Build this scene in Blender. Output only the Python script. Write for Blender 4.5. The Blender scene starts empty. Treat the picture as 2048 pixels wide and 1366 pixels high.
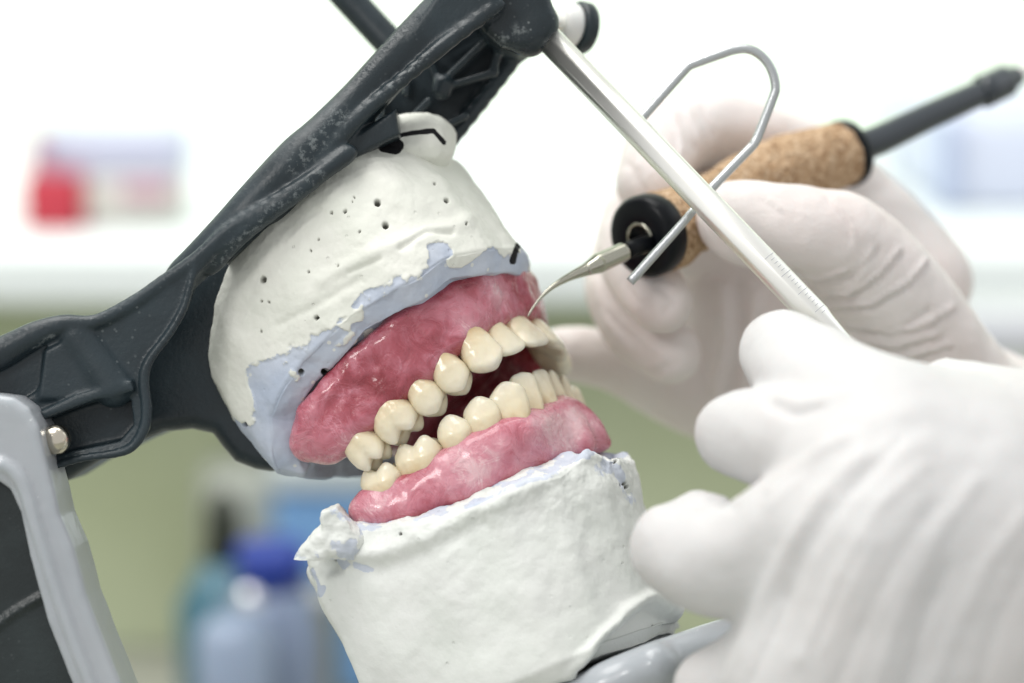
import bpy, math
import numpy as np
from mathutils import Vector, Matrix

# ------------------------------------------------------------------ camera, light, exposure
DC = 483.6                       # mm from the lens to the plane in which 10 photo pixels are 1 mm
PITCH = math.radians(10)
CAM_H = 0.36
cp, sp_ = math.cos(PITCH), math.sin(PITCH)
RX = np.array([[1, 0, 0], [0, cp, sp_], [0, -sp_, cp]])

S = bpy.context.scene
COL = S.collection
cam = bpy.data.cameras.new("camera"); camo = bpy.data.objects.new("camera", cam); COL.objects.link(camo)
camo.location = (0, 0, CAM_H); camo.rotation_euler = (math.pi / 2 - PITCH, 0, 0)
cam.lens = 85; cam.sensor_width = 36; cam.clip_start = 0.02; cam.clip_end = 50
cam.dof.use_dof = True; cam.dof.focus_distance = 0.4655; cam.dof.aperture_fstop = 6.3
S.camera = camo
S.view_settings.view_transform = 'Standard'; S.view_settings.look = 'None'
S.view_settings.exposure = 0.30; S.view_settings.gamma = 1
w = bpy.data.worlds.new("World"); S.world = w; w.use_nodes = True
w.node_tree.nodes['Background'].inputs[0].default_value = (0.97, 0.975, 0.975, 1)
w.node_tree.nodes['Background'].inputs[1].default_value = 0.60


def lamp(name, loc, target, size, power, color):
    l = bpy.data.lights.new(name, 'AREA'); l.shape = 'RECTANGLE'
    l.size, l.size_y = size; l.energy = power; l.color = color
    o = bpy.data.objects.new(name, l); COL.objects.link(o); o.location = loc
    d = Vector(target) - Vector(loc); o.rotation_euler = d.to_track_quat('-Z', 'Y').to_euler()
    return o


SUBJ = (0, 0.48, 0.28)
lamp("ceiling_lamp", (-0.35, 0.45, 1.25), SUBJ, (0.75, 0.5), 6.4, (1.0, 0.99, 0.96))
lamp("bench_lamp", (-0.5, -0.1, 0.75), SUBJ, (0.22, 0.16), 1.6, (1.0, 0.98, 0.95))
lamp("window_light", (1.1, 0.9, 1.0), SUBJ, (0.8, 0.8), 1.2, (0.88, 0.94, 1.0))
lamp("background_fill", (0.0, 1.15, 1.0), (0, 1.75, 0.45), (2.2, 0.3), 6.5, (0.98, 1.0, 0.96))  # unseen area light added to wash the back wall white
lamp("background_fill", (-0.4, 0.85, 0.95), (-0.2, 1.3, 0.1), (1.3, 0.3), 3.4, (1, 1, 0.96))  # another unseen fill, added to brighten the counter front and green panel


# ------------------------------------------------------------------ coordinates
def P(px, py, y=0.0):
    k = 1 + y / DC
    return np.array([(px - 1024) / 10 * k, y, (683 - py) / 10 * k])


def to_world(v):
    v = np.atleast_2d(np.asarray(v, float)) + np.array([0, DC, 0])
    return v @ RX.T * 0.001 + np.array([0, 0, CAM_H])


def proj(v):
    k = 1 + v[:, 1] / DC
    return np.stack([1024 + v[:, 0] * 10 / k, 683 - v[:, 2] * 10 / k], 1)


# ------------------------------------------------------------------ noise
def _hash(i, j, k, seed):
    n = (i * 73856093) ^ (j * 19349663) ^ (k * 83492791) ^ (seed * 2654435761 & 0x7fffffff)
    n = (n ^ (n >> 13)) * 1274126177 & 0x7fffffff
    n = (n ^ (n >> 16)) * 668265263 & 0x7fffffff
    return ((n >> 8) & 0xffff) / 32767.5 - 1.0


def vnoise(p, scale, seed=0):
    q = p / scale; i = np.floor(q).astype(np.int64); f = q - i
    f = f * f * f * (f * (f * 6 - 15) + 10)
    r = 0
    for dx in (0, 1):
        for dy in (0, 1):
            for dz in (0, 1):
                wgt = (f[:, 0] if dx else 1 - f[:, 0]) * (f[:, 1] if dy else 1 - f[:, 1]) * (f[:, 2] if dz else 1 - f[:, 2])
                r = r + wgt * _hash(i[:, 0] + dx, i[:, 1] + dy, i[:, 2] + dz, seed)
    return r


def fbm(p, scale, octv=4, seed=0, gain=0.5):
    r = 0; a = 1.0
    for o in range(octv):
        r = r + a * vnoise(p, scale / 2 ** o, seed + o * 17); a *= gain
    return r


# ------------------------------------------------------------------ implicit solids
class Field:
    def __init__(s, lo, hi, res):
        s.lo = np.array(lo, float); s.res = res
        n = np.ceil((np.array(hi) - s.lo) / res).astype(int) + 1
        s.ax = [s.lo[i] + np.arange(n[i]) * res for i in range(3)]
        s.F = np.full(n, 50.0, np.float32)

    def sub(s, lo, hi):
        sl = []
        for i in range(3):
            a = int(max(0, np.floor((lo[i] - s.lo[i]) / s.res))); b = int(min(len(s.ax[i]), np.ceil((hi[i] - s.lo[i]) / s.res) + 1))
            if b <= a: return None, None
            sl.append(slice(a, b))
        X = s.ax[0][sl[0]][:, None, None]; Y = s.ax[1][sl[1]][None, :, None]; Z = s.ax[2][sl[2]][None, None, :]
        return tuple(sl), (X, Y, Z)

    def comb(s, sl, d, k, cut=False):
        f = s.F[sl]
        if cut:
            if k <= 0: s.F[sl] = np.maximum(f, -d)
            else:
                h = np.maximum(k - np.abs(f + d), 0) / k; s.F[sl] = np.maximum(f, -d) + h * h * k / 4
        elif k <= 0: s.F[sl] = np.minimum(f, d)
        else:
            h = np.maximum(k - np.abs(f - d), 0) / k; s.F[sl] = np.minimum(f, d) - h * h * k / 4

    def cap(s, a, b, ra, rb=None, k=2.0, cut=False, squash=None):
        rb = ra if rb is None else rb
        a = np.array(a, float); b = np.array(b, float); m = max(ra, rb) + k + 2 * s.res
        sl, G = s.sub(np.minimum(a, b) - m, np.maximum(a, b) + m)
        if sl is None: return
        ba = b - a; L = max(ba @ ba, 1e-9)
        t = np.clip(((G[0] - a[0]) * ba[0] + (G[1] - a[1]) * ba[1] + (G[2] - a[2]) * ba[2]) / L, 0, 1)
        d = np.sqrt((G[0] - a[0] - t * ba[0]) ** 2 + (G[1] - a[1] - t * ba[1]) ** 2 + (G[2] - a[2] - t * ba[2]) ** 2) - (ra + (rb - ra) * t)
        s.comb(sl, d, k, cut)

    def chain(s, pts, k=2.0, cut=False, sm=4):
        """pts: list of (px,py,y,r)"""
        if sm and len(pts) > 2:
            p = np.array(pts, float); Q = []
            for i in range(len(p) - 1):
                p0 = p[max(i - 1, 0)]; p1 = p[i]; p2 = p[i + 1]; p3 = p[min(i + 2, len(p) - 1)]
                for t in np.arange(sm) / sm: Q.append(0.5 * (2 * p1 + (p2 - p0) * t + (2 * p0 - 5 * p1 + 4 * p2 - p3) * t * t + (-p0 + 3 * p1 - 3 * p2 + p3) * t ** 3))
            pts = Q + [p[-1]]
        q = [(P(*p[:3]), p[3]) for p in pts]
        for (a, ra), (b, rb) in zip(q[:-1], q[1:]): s.cap(a, b, ra, rb, k, cut)

    def ell(s, c, R, rad, k=2.0, cut=False):
        """ellipsoid; R rows are its axes"""
        c = np.array(c, float); rad = np.array(rad, float); m = rad.max() + k + 2 * s.res
        sl, G = s.sub(c - m, c + m)
        if sl is None: return
        q = [sum(R[i][j] * (G[j] - c[j]) for j in range(3)) / rad[i] for i in range(3)]
        n = np.sqrt(q[0] ** 2 + q[1] ** 2 + q[2] ** 2)
        s.comb(sl, (n - 1) * rad.min(), k, cut)

    def poly(s, pts, y0, y1, k=1.0, rnd=0.8, cut=False, yref=None):
        """polygon of photo pixels at depth y0, extruded straight back to y1"""
        yref = y0 if yref is None else yref
        q = np.array([P(px, py, yref)[[0, 2]] for px, py in pts])
        m = k + rnd + 2 * s.res
        sl, G = s.sub([q[:, 0].min() - m, y0 - m, q[:, 1].min() - m], [q[:, 0].max() + m, y1 + m, q[:, 1].max() + m])
        if sl is None: return
        X = G[0][:, 0, :]; Z = G[2][0, :, :] if G[2].shape[0] == 1 else G[2][:, 0, :]
        X, Z = np.broadcast_arrays(X, Z)
        d = np.full(X.shape, 1e9); sgn = np.ones(X.shape); n = len(q)
        for i in range(n):
            a = q[i]; b = q[(i + 1) % n]; e = b - a; wx = X - a[0]; wz = Z - a[1]
            t = np.clip((wx * e[0] + wz * e[1]) / max(e @ e, 1e-9), 0, 1)
            d = np.minimum(d, (wx - e[0] * t) ** 2 + (wz - e[1] * t) ** 2)
            c1 = Z >= a[1]; c2 = Z < b[1]; c3 = e[0] * wz > e[1] * wx
            flip = (c1 & c2 & c3) | (~c1 & ~c2 & ~c3); sgn = np.where(flip, -sgn, sgn)
        d2 = sgn * np.sqrt(d)
        dx = (d2 + rnd)[:, None, :]; dy = np.abs(G[1] - (y0 + y1) / 2) - (y1 - y0) / 2 + rnd
        dd = np.minimum(np.maximum(dx, dy), 0) + np.sqrt(np.maximum(dx, 0) ** 2 + np.maximum(dy, 0) ** 2) - rnd
        s.comb(sl, dd, k, cut)

    def mesh(s):
        return surface_nets(s.F, s.lo, s.res)


def surface_nets(F, lo, res):
    ins = F < 0
    c = [ins[a:F.shape[0] - 1 + a, b:F.shape[1] - 1 + b, d:F.shape[2] - 1 + d] for a in (0, 1) for b in (0, 1) for d in (0, 1)]
    alls = c[0].copy(); anys = c[0].copy()
    for x in c[1:]: alls &= x; anys |= x
    act = anys & ~alls
    idx = np.argwhere(act); N = len(idx)
    gid = np.full(act.shape, -1, np.int64); gid[act] = np.arange(N)
    offs = np.array([(a, b, d) for a in (0, 1) for b in (0, 1) for d in (0, 1)])
    val = np.stack([F[idx[:, 0] + o[0], idx[:, 1] + o[1], idx[:, 2] + o[2]] for o in offs], 1).astype(float)
    acc = np.zeros((N, 3)); cnt = np.zeros(N)
    for i in range(8):
        for j in range(i + 1, 8):
            if np.abs(offs[i] - offs[j]).sum() != 1: continue
            m = (val[:, i] < 0) != (val[:, j] < 0)
            t = val[m, i] / (val[m, i] - val[m, j])
            acc[m] += offs[i] + t[:, None] * (offs[j] - offs[i]); cnt[m] += 1
    V = lo + (idx + acc / cnt[:, None]) * res
    faces = []
    for ax in range(3):
        A = ins; sl0 = [slice(None)] * 3; sl1 = [slice(None)] * 3
        sl0[ax] = slice(0, -1); sl1[ax] = slice(1, None)
        a = A[tuple(sl0)]; b = A[tuple(sl1)]; e = np.argwhere(a != b)
        o1, o2 = [(1, 2), (2, 0), (0, 1)][ax]
        ok = (e[:, o1] > 0) & (e[:, o2] > 0) & (e[:, o1] < F.shape[o1] - 1) & (e[:, o2] < F.shape[o2] - 1)
        e = e[ok]; inside_first = a[e[:, 0], e[:, 1], e[:, 2]]

        def g(d1, d2):
            q = e.copy(); q[:, o1] += d1; q[:, o2] += d2
            return gid[q[:, 0], q[:, 1], q[:, 2]]
        q = np.stack([g(-1, -1), g(0, -1), g(0, 0), g(-1, 0)], 1)
        q[~inside_first] = q[~inside_first][:, ::-1]
        faces.append(q)
    return V, np.concatenate(faces)


def vnormals(V, Fc):
    a = V[Fc[:, 2]] - V[Fc[:, 0]]; b = V[Fc[:, 3]] - V[Fc[:, 1]]
    n = np.cross(a, b); N = np.zeros_like(V)
    for i in range(4):
        for k in range(3): N[:, k] += np.bincount(Fc[:, i], n[:, k], len(V))
    return N / np.maximum(np.linalg.norm(N, axis=1, keepdims=True), 1e-12)


def relax(V, Fc, it=2, lam=0.5):
    for _ in range(it):
        A = np.zeros_like(V); C = np.zeros(len(V))
        for i in range(4):
            a, b = Fc[:, i], Fc[:, (i + 1) % 4]
            for k in range(3): A[:, k] += np.bincount(a, V[b, k], len(V)) + np.bincount(b, V[a, k], len(V))
            C += np.bincount(a, minlength=len(V)) + np.bincount(b, minlength=len(V))
        V = V + lam * (A / np.maximum(C, 1)[:, None] - V)
    return V


# ------------------------------------------------------------------ objects
def thing(name, label, cat, base, group=None, world=False):
    o = bpy.data.objects.new(name, None); COL.objects.link(o)
    o.location = base if world else tuple(to_world(base)[0]); o.empty_display_size = 0.01
    o['label'] = label; o['category'] = cat
    if group: o['group'] = group
    return o


def base_of(o):
    v = Vector((0, 0, 0))
    while o is not None: v += o.location; o = o.parent
    return np.array(v)


def obj(name, V, faces, mat, parent=None, world=False, smooth=True, attrs=None, label=None):
    Wv = np.asarray(V, float) if world else to_world(V)
    if parent is not None: Wv = Wv - base_of(parent)
    me = bpy.data.meshes.new(name)
    if isinstance(faces, np.ndarray):
        nf, k = faces.shape
        me.vertices.add(len(Wv)); me.vertices.foreach_set('co', Wv.astype(np.float32).ravel())
        me.loops.add(nf * k); me.loops.foreach_set('vertex_index', faces.astype(np.int32).ravel())
        me.polygons.add(nf); me.polygons.foreach_set('loop_start', (np.arange(nf) * k).astype(np.int32))
        me.update(calc_edges=True); me.validate()
    else:
        me.from_pydata([tuple(v) for v in Wv], [], [tuple(f) for f in faces]); me.update()
    me.polygons.foreach_set('use_smooth', [smooth] * len(me.polygons))
    for n, a in (attrs or {}).items():
        at = me.attributes.new(n, 'FLOAT', 'POINT'); at.data.foreach_set('value', np.asarray(a, np.float32))
    me.materials.append(mat)
    o = bpy.data.objects.new(name, me); COL.objects.link(o)
    if parent is not None: o.parent = parent
    if label: o['label'] = label
    return o


def frame_of(d):
    d = d / np.linalg.norm(d); h = np.array([0, 0, 1.0]) if abs(d[2]) < .9 else np.array([1.0, 0, 0])
    a = np.cross(h, d); a /= np.linalg.norm(a); return a, np.cross(d, a)


def lathe(prof, a, axis, n=64):
    """prof: (t,r) along unit axis from a"""
    axis = np.array(axis, float) / np.linalg.norm(axis); e1, e2 = frame_of(axis)
    V = []; F = []
    for t, r in prof:
        for i in range(n):
            an = 2 * math.pi * i / n; V.append(a + axis * t + (e1 * math.cos(an) + e2 * math.sin(an)) * max(r, 1e-3))
    for j in range(len(prof) - 1):
        for i in range(n):
            F.append((j * n + i, j * n + (i + 1) % n, (j + 1) * n + (i + 1) % n, (j + 1) * n + i))
    return np.array(V), np.array(F)


def tube(pts, rad, n=24, sub=8, closed_ends=True, smooth=True):
    """swept tube through 3D pts with radii; Catmull-Rom"""
    p = np.array(pts, float); r = np.array(rad, float)
    Q = []; Rr = []
    for i in range(len(p) - 1):
        p0 = p[max(i - 1, 0)]; p1 = p[i]; p2 = p[i + 1]; p3 = p[min(i + 2, len(p) - 1)]
        for t in np.arange(sub) / sub:
            if smooth:
                Q.append(0.5 * (2 * p1 + (p2 - p0) * t + (2 * p0 - 5 * p1 + 4 * p2 - p3) * t * t + (-p0 + 3 * p1 - 3 * p2 + p3) * t ** 3))
            else: Q.append(p1 + (p2 - p1) * t)
            Rr.append(r[i] + (r[i + 1] - r[i]) * t)
    Q.append(p[-1]); Rr.append(r[-1]); Q = np.array(Q); Rr = np.array(Rr)
    T = np.gradient(Q, axis=0); T /= np.linalg.norm(T, axis=1, keepdims=True)
    e1, e2 = frame_of(T[0]); V = []
    if closed_ends:
        Q = np.concatenate([Q[:1], Q, Q[-1:]]); T = np.concatenate([T[:1], T, T[-1:]]); Rr = np.concatenate([[1e-3], Rr, [1e-3]])
    for q, t, rr in zip(Q, T, Rr):
        e1 = e1 - t * (e1 @ t); e1 /= np.linalg.norm(e1); e2 = np.cross(t, e1)
        for i in range(n):
            an = 2 * math.pi * i / n; V.append(q + (e1 * math.cos(an) + e2 * math.sin(an)) * rr)
    F = []
    for j in range(len(Q) - 1):
        for i in range(n): F.append((j * n + i, j * n + (i + 1) % n, (j + 1) * n + (i + 1) % n, (j + 1) * n + i))
    return np.array(V), np.array(F)


def box_w(cx, cy, cz, sx, sy, sz, bev=0.004):
    """bevelled world-axis box (metres), returns verts faces"""
    import bmesh
    bm = bmesh.new(); bmesh.ops.create_cube(bm, size=1)
    for v in bm.verts: v.co = Vector((v.co.x * sx + cx, v.co.y * sy + cy, v.co.z * sz + cz))
    if bev: bmesh.ops.bevel(bm, geom=list(bm.edges), offset=bev, segments=3, affect='EDGES', profile=0.5)
    V = [tuple(v.co) for v in bm.verts]; F = [[v.index for v in f.verts] for f in bm.faces]; bm.free(); return V, F


# ------------------------------------------------------------------ materials
def mat(name, color=(.8, .8, .8), rough=.5, metal=0, sss=0, sss_r=(1, .4, .3), sss_s=.002, coat=0, coat_r=.1, spec=.5, trans=0, ior=1.45):
    m = bpy.data.materials.new(name); m.use_nodes = True; b = m.node_tree.nodes['Principled BSDF']
    I = b.inputs; I['Base Color'].default_value = (*color, 1); I['Roughness'].default_value = rough; I['Metallic'].default_value = metal
    I['Subsurface Weight'].default_value = sss; I['Subsurface Radius'].default_value = sss_r; I['Subsurface Scale'].default_value = sss_s
    I['Coat Weight'].default_value = coat; I['Coat Roughness'].default_value = coat_r; I['Specular IOR Level'].default_value = spec
    I['Transmission Weight'].default_value = trans; I['IOR'].default_value = ior
    return m


class NT:
    def __init__(s, m): s.t = m.node_tree; s.b = s.t.nodes['Principled BSDF']; s.co = s.n('ShaderNodeTexCoord').outputs['Object']
    def n(s, k, **kw):
        x = s.t.nodes.new(k)
        for a, b in kw.items(): setattr(x, a, b)
        return x
    def l(s, a, b): s.t.links.new(a, b)
    def noise(s, scale, detail=4, rough=.55, dist=0, vec=None):
        x = s.n('ShaderNodeTexNoise'); x.inputs['Scale'].default_value = scale; x.inputs['Detail'].default_value = detail
        x.inputs['Roughness'].default_value = rough; x.inputs['Distortion'].default_value = dist; s.l(vec or s.co, x.inputs['Vector']); return x.outputs['Fac']
    def ramp(s, f, stops, interp='LINEAR'):
        r = s.n('ShaderNodeValToRGB'); r.color_ramp.interpolation = interp; e = r.color_ramp.elements
        while len(e) < len(stops): e.new(0.5)
        for x, (p, c) in zip(e, stops): x.position = p; x.color = (*c, 1) if len(c) == 3 else c
        s.l(f, r.inputs[0]); return r.outputs[0]
    def mix(s, f, a, b):
        m = s.n('ShaderNodeMix', data_type='RGBA')
        for v, i in ((f, 0), (a, 6), (b, 7)):
            if isinstance(v, (tuple, float, int)): m.inputs[i].default_value = (*v, 1) if isinstance(v, tuple) else v
            else: s.l(v, m.inputs[i])
        return m.outputs[2]
    def math(s, op, a, b=0.0, c=0.0):
        m = s.n('ShaderNodeMath', operation=op)
        for v, i in ((a, 0), (b, 1), (c, 2)):
            if isinstance(v, (float, int)): m.inputs[i].default_value = v
            else: s.l(v, m.inputs[i])
        return m.outputs[0]
    def attr(s, name): x = s.n('ShaderNodeAttribute'); x.attribute_name = name; return x.outputs['Fac']
    def bump(s, h, dist, strength=1.0):
        b = s.n('ShaderNodeBump'); b.inputs['Distance'].default_value = dist; b.inputs['Strength'].default_value = strength
        s.l(h, b.inputs['Height']); s.l(b.outputs[0], s.b.inputs['Normal'])
    def set(s, name, v): s.l(v, s.b.inputs[name])


def g(v): return (v, v, v)


def plaster_mat(name, white, blue):
    m = mat(name, white, .78, spec=.25); t = NT(m)
    big = t.noise(90, 5, .6); fine = t.noise(900, 4, .6); mid = t.noise(320, 5, .65)
    edge = t.math('ADD', t.attr('blue'), t.math('MULTIPLY', t.math('SUBTRACT', mid, .5), 1.1))
    fb = t.ramp(edge, [(.42, g(0)), (.475, g(.30)), (.50, g(.42)), (.53, g(.95)), (.7, g(1))])
    wc = t.mix(t.ramp(big, [(.35, g(0)), (.7, g(1))]), white, tuple(c * f for c, f in zip(white, (.93, .95, .93))))
    bc = t.mix(t.ramp(big, [(.35, g(0)), (.65, g(1))]), blue, tuple(c * f for c, f in zip(blue, (.82, .86, .92))))
    speck = t.n('ShaderNodeTexVoronoi'); speck.inputs['Scale'].default_value = 420; t.l(t.co, speck.inputs['Vector'])
    sp = t.ramp(speck.outputs['Distance'], [(.0, g(1)), (.16, g(1)), (.2, g(0))])
    spm = t.math('MULTIPLY', sp, t.ramp(t.noise(120, 2), [(.52, g(0)), (.6, g(1))]))
    bc = t.mix(t.math('MULTIPLY', spm, .75), bc, white)
    col = t.mix(fb, wc, bc)
    # pin holes
    v2 = t.n('ShaderNodeTexVoronoi'); v2.inputs['Scale'].default_value = 330; t.l(t.co, v2.inputs['Vector'])
    ph = t.math('MULTIPLY', t.ramp(v2.outputs['Distance'], [(.0, g(1)), (.07, g(1)), (.11, g(0))]), t.ramp(t.noise(70, 2), [(.5, g(0)), (.62, g(1))]))
    col = t.mix(t.math('MULTIPLY', ph, .06), col, (.25, .25, .22))
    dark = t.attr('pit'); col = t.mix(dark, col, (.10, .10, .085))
    mk = t.math('ADD', t.attr('mark'), t.math('MULTIPLY', t.math('SUBTRACT', mid, .5), .9))
    col = t.mix(t.ramp(mk, [(.47, g(0)), (.53, g(1))]), col, (.012, .012, .014))
    t.set('Base Color', col)
    h = t.math('ADD', t.math('MULTIPLY', fine, .35), t.math('ADD', t.math('MULTIPLY', mid, .8), t.math('MULTIPLY', fb, -.35)))
    h = t.math('SUBTRACT', h, t.math('MULTIPLY', ph, .8))
    t.bump(h, .00018)
    return m


M_PLU = plaster_mat('upper plaster', (.785, .79, .73), (.56, .605, .69))
M_PLL = plaster_mat('lower plaster', (.77, .785, .76), (.62, .655, .725))

# pink wax
M_WAX = mat('pink wax', (.5, .12, .16), .3, sss=.25, sss_r=(1, .35, .35), sss_s=.0025, coat=.6, coat_r=.12)
t = NT(M_WAX)
n1 = t.noise(62, 4, .55, .9); n2 = t.noise(210, 5, .65, 1.4); n3 = t.noise(32, 3, .5, .6)
mt = t.attr('mottle_shade')
s1 = t.math('ADD', t.math('MULTIPLY', n1, .6), t.math('ADD', t.math('MULTIPLY', n2, .22), t.math('MULTIPLY', n3, .28)))
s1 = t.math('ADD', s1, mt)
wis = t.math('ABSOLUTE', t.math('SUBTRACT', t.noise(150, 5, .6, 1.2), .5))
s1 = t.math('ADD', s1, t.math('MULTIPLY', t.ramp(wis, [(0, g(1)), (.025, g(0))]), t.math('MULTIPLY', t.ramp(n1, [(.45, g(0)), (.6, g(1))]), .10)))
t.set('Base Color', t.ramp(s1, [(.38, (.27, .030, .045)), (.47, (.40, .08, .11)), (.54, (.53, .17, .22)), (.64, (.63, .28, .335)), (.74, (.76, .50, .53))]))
t.set('Roughness', t.ramp(n2, [(.4, g(.2)), (.62, g(.42))]))
t.bump(t.math('ADD', n2, t.math('MULTIPLY', t.noise(700, 3), .25)), .00055)

M_TOOTH = mat('acrylic tooth', (.74, .66, .47), .22, sss=.3, sss_r=(1, .75, .5), sss_s=.0018, coat=.3, coat_r=.12)
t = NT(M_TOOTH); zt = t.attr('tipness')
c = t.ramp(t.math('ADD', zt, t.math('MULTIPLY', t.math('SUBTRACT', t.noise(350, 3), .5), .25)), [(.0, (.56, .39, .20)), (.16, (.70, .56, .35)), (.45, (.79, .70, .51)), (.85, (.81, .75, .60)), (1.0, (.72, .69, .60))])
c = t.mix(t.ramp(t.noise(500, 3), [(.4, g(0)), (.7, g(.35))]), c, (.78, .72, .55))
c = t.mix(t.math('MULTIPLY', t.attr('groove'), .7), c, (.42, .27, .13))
t.set('Base Color', c); t.bump(t.noise(380, 4, .6), .00012)

M_GLOVE = mat('white latex', (.80, .765, .745), .5, sss=.12, sss_r=(1, .55, .45), sss_s=.003, spec=.3, coat=.05, coat_r=.4)
t = NT(M_GLOVE)
n = t.noise(28, 4, .5); t.set('Base Color', t.mix(t.ramp(n, [(.35, g(0)), (.7, g(1))]), (.79, .745, .73), (.71, .63, .605)))
t.bump(t.math('ADD', t.noise(170, 4, .55), t.math('MULTIPLY', t.noise(1200, 3), .15)), .00045)

M_GLOVE2 = mat('white latex near', (.80, .80, .79), .5, sss=.15, sss_r=(1, .6, .5), sss_s=.003, spec=.3)
t = NT(M_GLOVE2)
n = t.noise(25, 4, .5); t.set('Base Color', t.mix(t.ramp(n, [(.4, g(0)), (.7, g(1))]), (.605, .60, .60), (.57, .55, .54)))
t.bump(t.noise(120, 4, .55), .0005)


def dark_plastic(name, base=(.013, .021, .026), rough=.34, dust=1.0):
    m = mat(name, base, rough, spec=.5); t = NT(m)
    n = t.noise(45, 5, .6); f = t.noise(1100, 3, .6)
    c = t.mix(t.ramp(n, [(.4, g(0)), (.72, g(1))]), base, tuple(x * 1.9 for x in base))
    v = t.n('ShaderNodeTexVoronoi'); v.inputs['Scale'].default_value = 600; t.l(t.co, v.inputs['Vector'])
    d = t.math('MULTIPLY', t.ramp(v.outputs['Distance'], [(0, g(1)), (.10, g(1)), (.2, g(0))]), t.ramp(t.noise(60, 4, .7), [(.5, g(0)), (.68, g(1))]))
    d = t.math('MAXIMUM', d, t.math('MULTIPLY', t.attr('chalk'), t.ramp(t.noise(700, 5, .75), [(.50, g(0)), (.62, g(1))])))
    c = t.mix(t.math('MULTIPLY', d, .2 * dust), c, (.55, .60, .60))
    t.set('Base Color', c); t.set('Roughness', t.ramp(n, [(.3, g(rough - .1)), (.7, g(rough + .15))]))
    t.bump(t.math('ADD', f, t.math('MULTIPLY', n, .8)), .00010)
    return m


M_DARK = dark_plastic('dark green plastic')
M_DARK2 = dark_plastic('dark panel plastic', (.014, .020, .021), .35, .5)
M_PALE = mat('pale translucent plastic', (.50, .535, .565), .28, sss=.35, sss_r=(.8, 1, 1), sss_s=.004, coat=.3, coat_r=.15)
t = NT(M_PALE); t.set('Base Color', t.mix(t.ramp(t.noise(900, 2), [(.74, g(0)), (.80, g(1))]), t.mix(t.noise(30), (.36, .385, .42), (.44, .465, .49)), (.8, .82, .82)))
t.bump(t.noise(160, 3, .5), .00012)
M_STEEL = mat('satin steel rod', (.97, .965, .92), .33, 1)
t = NT(M_STEEL); t.set('Roughness', t.ramp(t.noise(90, 3), [(.3, g(.33)), (.7, g(.36))]))
M_WIRE = mat('dull grey wire', (.50, .52, .53), .4, 1)
t = NT(M_WIRE); t.bump(t.noise(900, 3), .0001)
M_CHROME = mat('polished nickel', (.46, .45, .38), .16, 1)
M_BALL = mat('worn nickel', (.62, .57, .48), .2, 1)
M_TICK = mat('engraved tick', (.5, .51, .52), .6)
M_BLACK = mat('black bakelite', (.005, .006, .008), .3, spec=.2)
M_RUBBER = mat('slate rubber', (.028, .036, .045), .3, coat=.4)
M_WHITEP = mat('white plastic', (.80, .80, .78), .35, sss=.1)
M_CORK = mat('cork', (.5, .33, .19), .85, spec=.2)
t = NT(M_CORK)
v = t.n('ShaderNodeTexVoronoi'); v.inputs['Scale'].default_value = 1100; v.inputs['Randomness'].default_value = 1
dst = t.n('ShaderNodeVectorMath', operation='ADD'); nn = t.n('ShaderNodeTexNoise'); nn.inputs['Scale'].default_value = 300; t.l(t.co, nn.inputs['Vector'])
sc = t.n('ShaderNodeVectorMath', operation='SCALE'); sc.inputs['Scale'].default_value = .0015; t.l(nn.outputs['Color'], sc.inputs[0])
t.l(t.co, dst.inputs[0]); t.l(sc.outputs[0], dst.inputs[1]); t.l(dst.outputs[0], v.inputs['Vector'])
c = t.ramp(t.math('ADD', t.math('MULTIPLY', t.noise(800, 5, .7), .6), t.math('MULTIPLY', v.outputs['Color'], .4)), [(.28, (.22, .12, .06)), (.42, (.44, .29, .17)), (.6, (.56, .40, .26)), (.75, (.68, .53, .38))])
t.set('Base Color', c); t.bump(t.math('ADD', v.outputs['Distance'], t.noise(700, 4)), .0006)


# ------------------------------------------------------------------ the setting behind (world metres, gravity upright)
def ray_at(px, py, Y):
    d = RX @ np.array([(px - 1024) / 4836, 1, (683 - py) / 4836]); return d * (Y / d[1]) + np.array([0, 0, CAM_H])


def struct(name, V, F, m, smooth=False):
    o = obj(name, V, F, m, world=True, smooth=smooth); o['kind'] = 'structure'; return o


def wall_mat(name, a, b, sc=3, rough=.8):
    m = mat(name, a, rough); t = NT(m); t.set('Base Color', t.mix(t.ramp(t.noise(sc, 3), [(.3, g(0)), (.7, g(1))]), a, b)); return m


struct('wall', *box_w(0, 1.78, .6, 5, .06, 2.4, 0), wall_mat('white wall', (.80, .85, .77), (.68, .80, .64), 1.5))
zc = ray_at(0, 505, 1.10)[2]; zb = ray_at(0, 612, 1.10)[2]
struct('counter', *box_w(0, 1.425, (zc + zb) / 2, 5, .65, zc - zb, .004), wall_mat('counter laminate', (.74, .78, .78), (.70, .75, .75)))
struct('partition', *box_w(0, 1.19, zb / 2 - .0015, 5, .06, zb - .006, 0), wall_mat('green panel', (.52, .57, .40), (.41, .455, .29), 6, .6))
struct('bench', *box_w(0, .45, -.02, 5, 1.42, .04, .002), wall_mat('bench laminate', (.38, .38, .33), (.32, .33, .28), 8, .5))
struct('floor', *box_w(0, .4, -.8, 8, 5, .04, 0), wall_mat('floor lino', (.4, .4, .38), (.36, .36, .34), 3))


def bgbox(px0, px1, py0, py1, Y, depth, z0=None, bev=.004):
    a = ray_at(px0, py0, Y); b = ray_at(px1, py1, Y); zlo = b[2] if z0 is None else z0
    return box_w((a[0] + b[0]) / 2, Y + depth / 2, (a[2] + zlo) / 2, abs(b[0] - a[0]), depth, a[2] - zlo, bev)


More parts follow.
